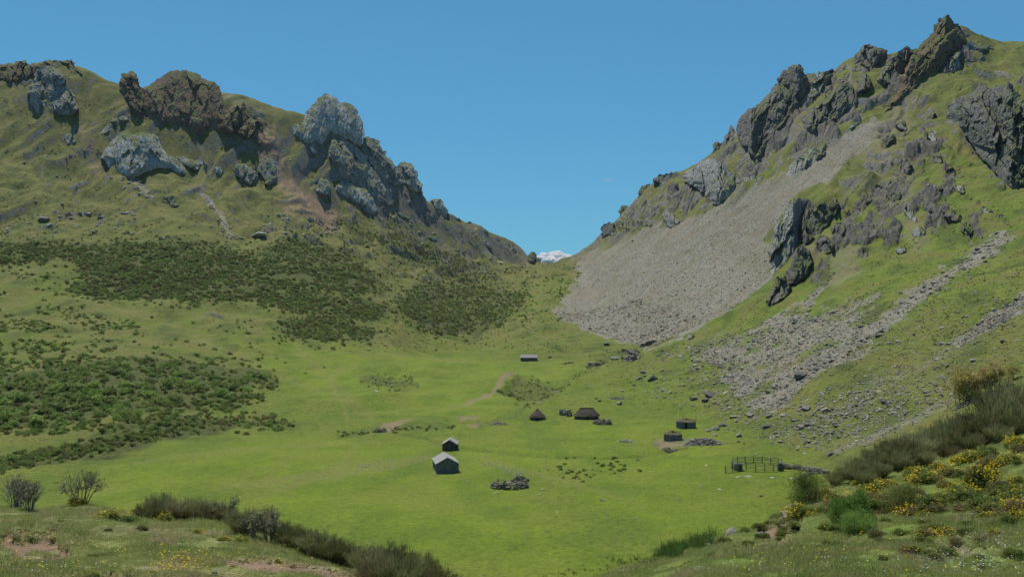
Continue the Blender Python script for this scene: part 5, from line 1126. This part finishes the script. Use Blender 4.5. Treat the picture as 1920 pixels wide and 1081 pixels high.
def plant(name, label, cat, px, py, s, parts, group=None, hz=1.0, rz=None, name_off=0):
    p = nearland(px, py); t = thing(name, label, cat, (p[0], p[1], p[2] - .04), rz if rz is not None else (px * 1.3) % 6.28, group); t.scale = (s, s, s * hz)
    for nm, me in parts:
        c_ = obj(nm, me, None, t)
        if nm == 'flowers': c_['kind'] = 'stuff'
    return t
# broom belt along the crest of the right bank: base line, height in picture px
def crest(px): return float(np.interp(px, PX, VMIN[(T[:, 0] > 1.9) & (T[:, 0] < 2.3)].min(0)))
def broom_at(px, py, hpx, label, group, dark, i, fl=False, name='broom_bush'):
    p = nearland(px, py); s = hpx * p[1] / F / 2.0
    parts = [('shoots', (broomd if dark else broomf)[i % 3]), ('stems', stm[i % 3])]
    if fl: parts.append(('flowers', flwt[i % 2]))
    return plant(name, label, 'broom' if not dark else 'shrub', px, py, s, parts, group)
k = 0
for a, b, hp in [(x, np.interp(x, [1560, 1620, 1700, 1780, 1860, 1930], [900, 893, 868, 848, 825, 795]) + dy, h) for x, dy, h in
                 [(1565,4,34),(1582,2,42),(1598,6,50),(1612,-2,52),(1628,4,60),(1645,-2,66),(1660,4,72),(1676,-3,72),(1692,3,78),(1706,-2,80),(1722,4,80),(1738,-4,80),(1752,2,78),(1768,-4,82),(1784,2,80),(1800,-3,84),(1815,2,88),(1830,-4,88),(1846,2,90),(1862,-3,96),(1878,2,100),(1893,-3,104),(1908,2,108),(1922,-2,110),
                  (1620,16,40),(1650,12,46),(1690,10,46),(1735,10,46),(1775,8,48),(1825,8,50),(1870,8,52),(1905,10,56)]]:
    dk = (k % 5 == 3) or a > 1840 and k % 2; broom_at(a, b, hp * (.76 if a < 1890 else .84) * r.uniform(.85, 1.1), 'tall grey-green broom in the dense belt crossing the right bank' if not dk else 'darker green shrub within the broom belt on the right bank', 'brooms of the right belt' if not dk else 'dark shrubs of the right belt', dk, k); k += 1
LB = [(285,962,44),(300,952,52),(322,955,50),(340,958,50),(360,962,48),(378,968,46),(398,972,50),(418,978,46),(440,985,48),(460,992,46),(482,998,52),(505,1006,50),(528,1014,48)]
for a, b, hp in LB: k += 1; broom_at(a, b + r.uniform(-3, 8), hp * r.uniform(.65, 1.05), 'wispy olive broom in the row along the left bank edge', 'brooms of the left row', k % 3 == 0, k)
LB2 = [(545,1025,62),(568,1032,66),(590,1042,70),(615,1050,66),(640,1056,60),(660,1062,56),(685,1072,62),(705,1074,72),(728,1082,84),(748,1090,92),(770,1096,96),(792,1102,90),(812,1108,80),(700,1096,76),(740,1110,92),(780,1118,88)]
for a, b, hp in LB2: k += 1; broom_at(a, b, hp * r.uniform(.65, .95), 'dark bushy broom in the lower row at the bottom of the left bank', 'brooms of the lower left row', k % 4 != 0, k)
# named single plants
def bare(label, px, py, wpx, hpx, seed, leaf=M['willow_leaf'], nl=420, st=12):
    st = int(st * 1.6); nl = int(nl * 1.2); rr = R_(seed); p = nearland(px, py); mpp = p[1] / F; t = thing('sparse_shrub', label, 'shrub', tuple(p)); H = hpx * mpp; W = wpx * mpp
    mb = twigs(rr, st, H, W, .014, .62 * W / H + .1, 4); me = mb.mesh('twigs'); obj('stems', me, M['twig'], t)
    vv = np.array(mb.v); kk = rr.integers(0, len(vv), nl); pos = vv[kk]; pos = pos[pos[:, 2] > .3 * H] ; v, f = cards(pos + rr.normal(size=pos.shape) * .04, rr.normal(size=pos.shape) + [0, 0, .5], .09, .035, rr); obj('leaves', mesh_np('leaves', v, f), M['broom_leaf'], t); return t
bare('tall half-bare shrub with grey twigs behind yellow gorse at lower left', 152, 950, 76, 84, 1)
bare('half-bare grey shrub at the left frame edge', 30, 952, 64, 66, 2, nl=300, st=16)
bare('second thin grey shrub next to the left frame edge', 56, 950, 44, 62, 3, nl=260)
bare('thin twiggy shrub between the left row brooms', 420, 985, 40, 66, 4, nl=150, st=7)
bare('thin pale twiggy shrub at the right part of the left row', 505, 1015, 44, 70, 5, nl=200, st=8)
bare('sparse twiggy shrub at the broom row corner', 470, 1010, 36, 56, 6, nl=200, st=8)
tree_clump('bushy bright green willow shrub on the right bank above the erosion scars', 1594, 993, 66, 76, 9, M['willow_leaf'], 21, 15000, name='willow_shrub', cat='shrub', low=1.2, rk=.10, lw=.016)
tree_clump('low dark green shrub tucked in front of the willow shrub', 1606, 1000, 58, 46, 7, M['shrub_leaf'], 22, 9000, name='shrub', cat='shrub', low=1.5, rk=.12, lw=.018)
tree_clump('light green broom bush left of the willow shrub', 1510, 945, 60, 62, 9, M['gorse_leaf'], 23, 8000, name='shrub', cat='shrub', low=1.5, rk=.12, lw=.016)
tree_clump('thin feathery green shrub right of the willow shrub', 1690, 962, 60, 66, 9, M['gorse_leaf'], 24, 4000, name='shrub', cat='shrub', low=1.0, rk=.10, lw=.014)
GO = [(147,950,34,'yellow flowering gorse under the tall half-bare shrub',.9),(258,955,30,'yellow gorse clump on the left bank before the broom row',.9),(309,978,32,'yellow gorse clump on the pale stony mound',.9),(265,992,26,'small yellow gorse at the edge of the green cushion',.7),
 (372,998,22,'small yellow gorse below the broom row',.7),(418,1012,26,'low gorse with few flowers near the dark hollow',.6),(452,1015,28,'yellow-topped dark gorse cushion at the end of the left bank slope',.7),(205,972,54,'flat green gorse cushion on the left bank',.5),(240,978,46,'second flat green cushion beside the first',.5),
 (580,1040,44,'flowering gorse mixed in the lower left broom row',1.0),(605,1040,30,'second flowering gorse in the lower left broom row',.9),
 (1546,930,30,'yellow gorse beside the light green broom bush',.9),(1473,976,14,'tiny yellow gorse on the meadow edge',.8),(1713,898,40,'yellow gorse on the skyline of the right bank slope below the belt',.9),(1664,915,40,'low yellow gorse left of the belt front',.7),(1632,908,24,'small gorse below the left belt end',.7),
 (1605,908,20,'smallest gorse below the left belt end',.7),(1838,915,62,'largest yellow gorse bush on the right bank',1.1),(1766,945,38,'gorse with orange flowers in the middle of the right bank',1.0),(1905,935,40,'yellow gorse near the right frame edge, middle height',.8),(1904,835,44,'yellow gorse at the top right of the bank',.7),
 (1880,872,44,'low yellow gorse under the top right one',.6),(1855,972,48,'flat yellow-green gorse on the buried pale rock',.5),(1905,972,40,'gorse right of the buried pale rock',.7),(1735,1000,40,'low gorse over the eroded edge on the right',.5),(1776,1000,44,'green-yellow cushion right along the eroded edge',.5),(1866,1005,30,'yellow gorse at the right end of the eroded edge',.8),
 (1351,985,12,'tiny yellow gorse at the meadow margin',.6),(1690,1000,36,'dull cushion at the left start of the eroded edge',.5),(1908,905,36,'yellow gorse cluster hugging the right frame edge',.7),(1860,890,36,'low yellow gorse uphill of the largest one',.6),(1800,870,40,'yellow-green gorse just under the belt at right',.6),(1760,880,36,'olive gorse just under the belt middle',.6)]
for i, (a, b, w_, lb, hz) in enumerate(GO):
    p = nearland(a, b); s = w_ * p[1] / F
    nofl = 'green cushion' in lb or 'dull' in lb
    parts = [('foliage', heathf[i % 3])] + ([] if nofl else [('flowers', flw[i % 3])]); plant('gorse_bush', lb, 'gorse', a, b, s * 1.1, parts, None, hz)
# cushions with and without flowers over the right bank
BANK_R = [(1440,1000),(1530,945),(1640,915),(1760,880),(1925,820),(1925,1080),(1640,1075),(1500,1060)]
q = samp(BANK_R, 230, r); q = q[(fbm2(q[:, 0] / 50, q[:, 1] / 30, 2, 61) > -.25) & ((q[:, 1] < 1005) | (r.uniform(0, 1, len(q)) < .3))]; 
for i, (a, b) in enumerate(q):
    p = nearland(a, b); up = b < 965 + (1920 - a) * .04; s = r.uniform(.45, 1.15) * (1 if up else .5); fl = up and i % 3 == 0
    parts = [('foliage', (heathf + heathb)[i % 5])] + ([('flowers', flw[i % 3])] if fl else [])
    plant('heath_cushion', 'flowering heath cushion on the upper right bank' if fl else 'low green or brown heath cushion scattered on the right bank', 'cushion plant', a, b, s, parts, 'flowering cushions of the right bank' if fl else 'cushions of the right bank', r.uniform(.5, .8))
q = np.concatenate([samp([(1130,1062),(1300,1010),(1440,975),(1500,935),(1560,905),(1580,930),(1480,1010),(1300,1050)], 30, r)])
for i, (a, b) in enumerate(q):
    plant('heath_cushion', 'small cushion on the edge where the right bank meets the meadow', 'cushion plant', a, b, r.uniform(.3, .7), [('foliage', heathf[i % 3])], 'cushions of the bank edge', .6)
q = np.concatenate([samp([(0,960),(200,960),(420,1000),(640,1062),(660,1078),(0,1078)], 46, r)])
for i, (a, b) in enumerate(q):
    plant('heath_cushion', 'small low cushion in the dry turf of the left bank', 'cushion plant', a, b, r.uniform(.12, .34), [('foliage', (heathf + heathb)[i % 5])], 'cushions of the left bank', .5)
# pale buried rock and dark clods
for a, b, w_, lb, kd in [(1832,962,34,'pale rounded rock half buried on the right bank','p'),(1868,958,40,'long pale rock arch beside the half-buried one','p'),(1330,1020,16,'pale rock in the bank edge','p')]:
    boulder(a, b, w_, lb, kd, None, .5)
CL = [(418,1054,24,'dark soil clod on the left bank near the bottom'),(248,1078,26,'dark clod at the bottom edge of the left bank'),(400,1072,28,'second dark clod at the bottom of the left bank'),(156,1020,8,'tiny dark clod on the left bank'),(66,1077,24,'dark clod in the bottom left corner'),(1475,1068,10,'dark clod on the right bank bottom'),(1482,1002,12,'dark clod beneath the erosion scar')]
for a, b, w_, lb in CL: boulder(a, b, w_ * .6, lb, 'd', None, .45, 'soil_clod')['category'] = 'clod'

# ---- grass of the near bank, rushes, small flowers
def tuft(rr, n, h=.14, w=.10, bw=.007):
    a = rr.uniform(0, 6.283, n); s = rr.uniform(.1, .7, n); d = np.stack([np.cos(a) * s, np.sin(a) * s, np.ones(n)], -1); d /= np.linalg.norm(d, axis=1, keepdims=True)
    L = h * rr.uniform(.5, 1.2, n); b = np.stack([rr.normal(size=n) * w * .5, rr.normal(size=n) * w * .5, np.zeros(n)], -1)
    return cards(b + d * (L / 2)[:, None], d, L, bw, rr)
tf = [cmesh('grass_tuft', tuft(R_(400 + i), 24, .11, .24, .011), M['grass_blade']) for i in range(6)]
rs = [cmesh('rush_tuft', tuft(R_(410 + i), 60, .6, .3, .022), M['rush']) for i in range(3)]
def area_pts(n, d0, d1, seed):
    rr = R_(seed); d = np.exp(rr.uniform(math.log(d0), math.log(d1), n)); px = rr.uniform(-300, 2300, n); return px, d
px_, d_ = area_pts(205000, 11, 70, 9); ci_ = np.clip(np.searchsorted(PX, px_), 1, nc - 1)
rowT = np.array([np.searchsorted(D[:, c], d) for c, d in zip(ci_, d_)]); rowT = np.clip(rowT, 1, nr - 1)
fr = (d_ - D[rowT - 1, ci_]) / (D[rowT, ci_] - D[rowT - 1, ci_]); zz_ = ZZ[rowT - 1, ci_] * (1 - fr) + ZZ[rowT, ci_] * fr
ok = (T[rowT, 0] < 2.5) & (mk['ero'][rowT, ci_] < .5) & (fbm2(d_ * (px_ - CX) / F / 1.5, d_ / 1.5, 2, 66) > -.25)
P = np.stack([d_ * (px_ - CX) / F, d_, zz_], -1)[ok]
scatter('bank_grass', 'rough grass tufts covering the near banks', 'grass', P - [0, 0, .01], r.uniform(.35, .95, len(P)) * (.6 + .8 * np.clip(fbm2(P[:, 0] / 2.5, P[:, 1] / 2.5, 2, 69) + .3, 0, 1)), tf, 11, .1)
q = np.concatenate([sline([(1130,1062),(1180,1050),(1250,1040),(1300,1022),(1330,1012)], 120, 12, r), sline([(1000,1079),(1130,1065)], 20, 8, r)]); P = onland(q)
scatter('bank_rushes', 'dark upright rushes along the lower edge of the right bank', 'rushes', P, r.uniform(.25, .7, len(P)), rs, 12, .05)
def dots(name, label, q, s, mat, seed):
    P = onland(q); rr = R_(seed); n = len(P); pos = P + np.stack([rr.normal(size=n) * .05, rr.normal(size=n) * .05, rr.uniform(.06, .16, n)], -1); v, f = cards(pos, rr.normal(size=(n, 3)) * [1, 1, .3], s, s, rr)
    o = obj(name, mesh_np(name, v, f), mat); tag(o, label, 'flowers', None, 'stuff')
qy = np.concatenate([keepn(samp([(0,1000),(640,1060),(640,1081),(0,1081)], 500, r), 40, .05, 7), keepn(samp([(1440,1000),(1920,940),(1920,1081),(1300,1081)], 500, r), 40, .1, 9), samp([(300,1040),(400,1040),(390,1081),(270,1078)], 120, r)])
dots('yellow_meadow_flowers', 'tiny yellow flowers sprinkled in the near turf', qy, .035, M['petal'], 1)
qw = np.concatenate([samp([(1740,1035),(1900,1025),(1880,1079),(1740,1079)], 190, r), samp([(1740,1000),(1900,1005),(1880,1030),(1760,1025)], 90, r), keepn(samp([(1100,1070),(1700,1050),(1920,1000),(1920,1081),(1100,1081)], 700, r), 30, .1, 11), samp([(0,1050),(300,1075),(0,1081)], 50, r)])
dots('white_meadow_flowers', 'tiny white flowers sprinkled in the near turf', qw, .03, M['petal_white'], 2)

# ------------------------------------------------------------------ clouds far beyond the pass
def cloud(name, label, px, py, wpx, hpx, d, n, seed, thin=False):
    import bmesh
    rr = R_(seed); mpp = d / F; cx_, cz = d * (px - CX) / F, CAMZ + d * (CY - py) / F; V = []; Fc = []; o = 0
    for i in range(n):
        u = rr.uniform(-1, 1); env = math.sqrt(max(.05, 1 - u * u)); rad = hpx * mpp * rr.uniform(.08, .22) * (.6 + .6 * env); v = ICO3[0].copy()
        x, y, z = v.T; dsp = fbm2(x * 1.7 + i * 9, y * 1.7 + z * 2.3, 4, seed + 9) * .28; v = v * (1 + dsp)[:, None] * rad
        zz = (rr.uniform(-.5, .5) * env) * hpx * mpp * .5; V.append(v * [1, 1, .75] + [u * wpx * mpp * .5, zz * 3.0 + rr.uniform(-.1, .1) * wpx * mpp * .5, zz]); Fc.append(ICO3[1] + o); o += len(v)
    me = mesh_np(name, np.concatenate(V), np.concatenate(Fc), True); c = obj(name, me, M['cloud'], None, (cx_, d, cz)); tag(c, label, 'cloud'); return c
cloud('cloud', 'white puffy cloud peeking up in the pass between the mountains', 1042, 484, 64, 38, 9000, 120, 3)
cloud('cloud', 'tiny faint wisp of cloud alone in the blue sky', 1140, 338, 16, 3.2, 9000, 30, 4)

# ------------------------------------------------------------------ a label of its own for every repeat that can be told apart by its place
ORD = ['first','second','third','fourth','fifth','sixth','seventh','eighth','ninth','tenth','eleventh','twelfth','thirteenth','fourteenth','fifteenth','sixteenth','seventeenth','eighteenth','nineteenth']
TEN = {2:'twenty',3:'thirty',4:'forty',5:'fifty'}; TENO = {2:'twentieth',3:'thirtieth',4:'fortieth',5:'fiftieth'}
def ordw(n):
    if n <= 19: return ORD[n - 1]
    return TENO[n // 10] if n % 10 == 0 else TEN[n // 10] + '-' + ORD[n % 10 - 1]
def relabel(group, text, nb, tail):
    it = [o for o in COL.objects if o.get('group') == group and o.parent is None]
    pr = [(CX + o.location.x * F / o.location.y, CY - (o.location.z - CAMZ) * F / o.location.y, o) for o in it]
    pr.sort(key=lambda t: t[1]); n = len(pr); per = math.ceil(n / nb); rows = ['topmost', 'second', 'third', 'fourth', 'fifth', 'sixth', 'seventh', 'eighth', 'ninth', 'tenth']
    for b in range(nb):
        band = sorted(pr[b * per:(b + 1) * per], key=lambda t: t[0])
        for i, (x, y, o) in enumerate(band):
            rw = ('lowest' if b == nb - 1 and nb > 1 else rows[b]); big = o.scale.x
            o['label'] = ('%s from left in the %s row of %s' % (text + ', ' + ordw(i + 1), rw, tail)) if nb > 1 else '%s, %s from left %s' % (text, ordw(i + 1), tail)
relabel('shrubs of the dense thicket on the left', 'rounded dark green shrub', 8, 'the left thicket')
relabel('cushions of the right bank', 'low heath cushion', 6, 'the right bank')
relabel('flowering cushions of the right bank', 'yellow flowering cushion', 2, 'the right bank')
relabel('brooms of the right belt', 'tall grey-green broom', 1, 'in the belt crossing the right bank')
relabel('dark shrubs of the right belt', 'darker green shrub', 1, 'in the broom belt of the right bank')
relabel('brooms of the left row', 'wispy olive broom', 1, 'along the left bank edge')
relabel('brooms of the lower left row', 'dark bushy broom', 1, 'in the row at the bottom left')
relabel('boulders of the lower rock field', 'angular boulder', 3, 'the field above the stone wall')
relabel('boulders along the lower scree edge', 'mid-sized boulder', 2, 'the lower scree edge')
relabel('boulders of the highest streak', 'angular grey block', 1, 'in the highest streak of the right hillside')
relabel('boulders between scree and huts', 'dark boulder', 2, 'the grass between scree and huts')
relabel('blocks of the short right streak', 'grey block', 1, 'in the short streak by the right frame edge')
relabel('stones of the lowest streak', 'grey stone', 1, 'in the lowest streak above the brooms')
relabel('cushions of the left bank', 'small low cushion', 4, 'the left bank turf')
relabel('cushions of the bank edge', 'small cushion', 2, 'the right bank edge')
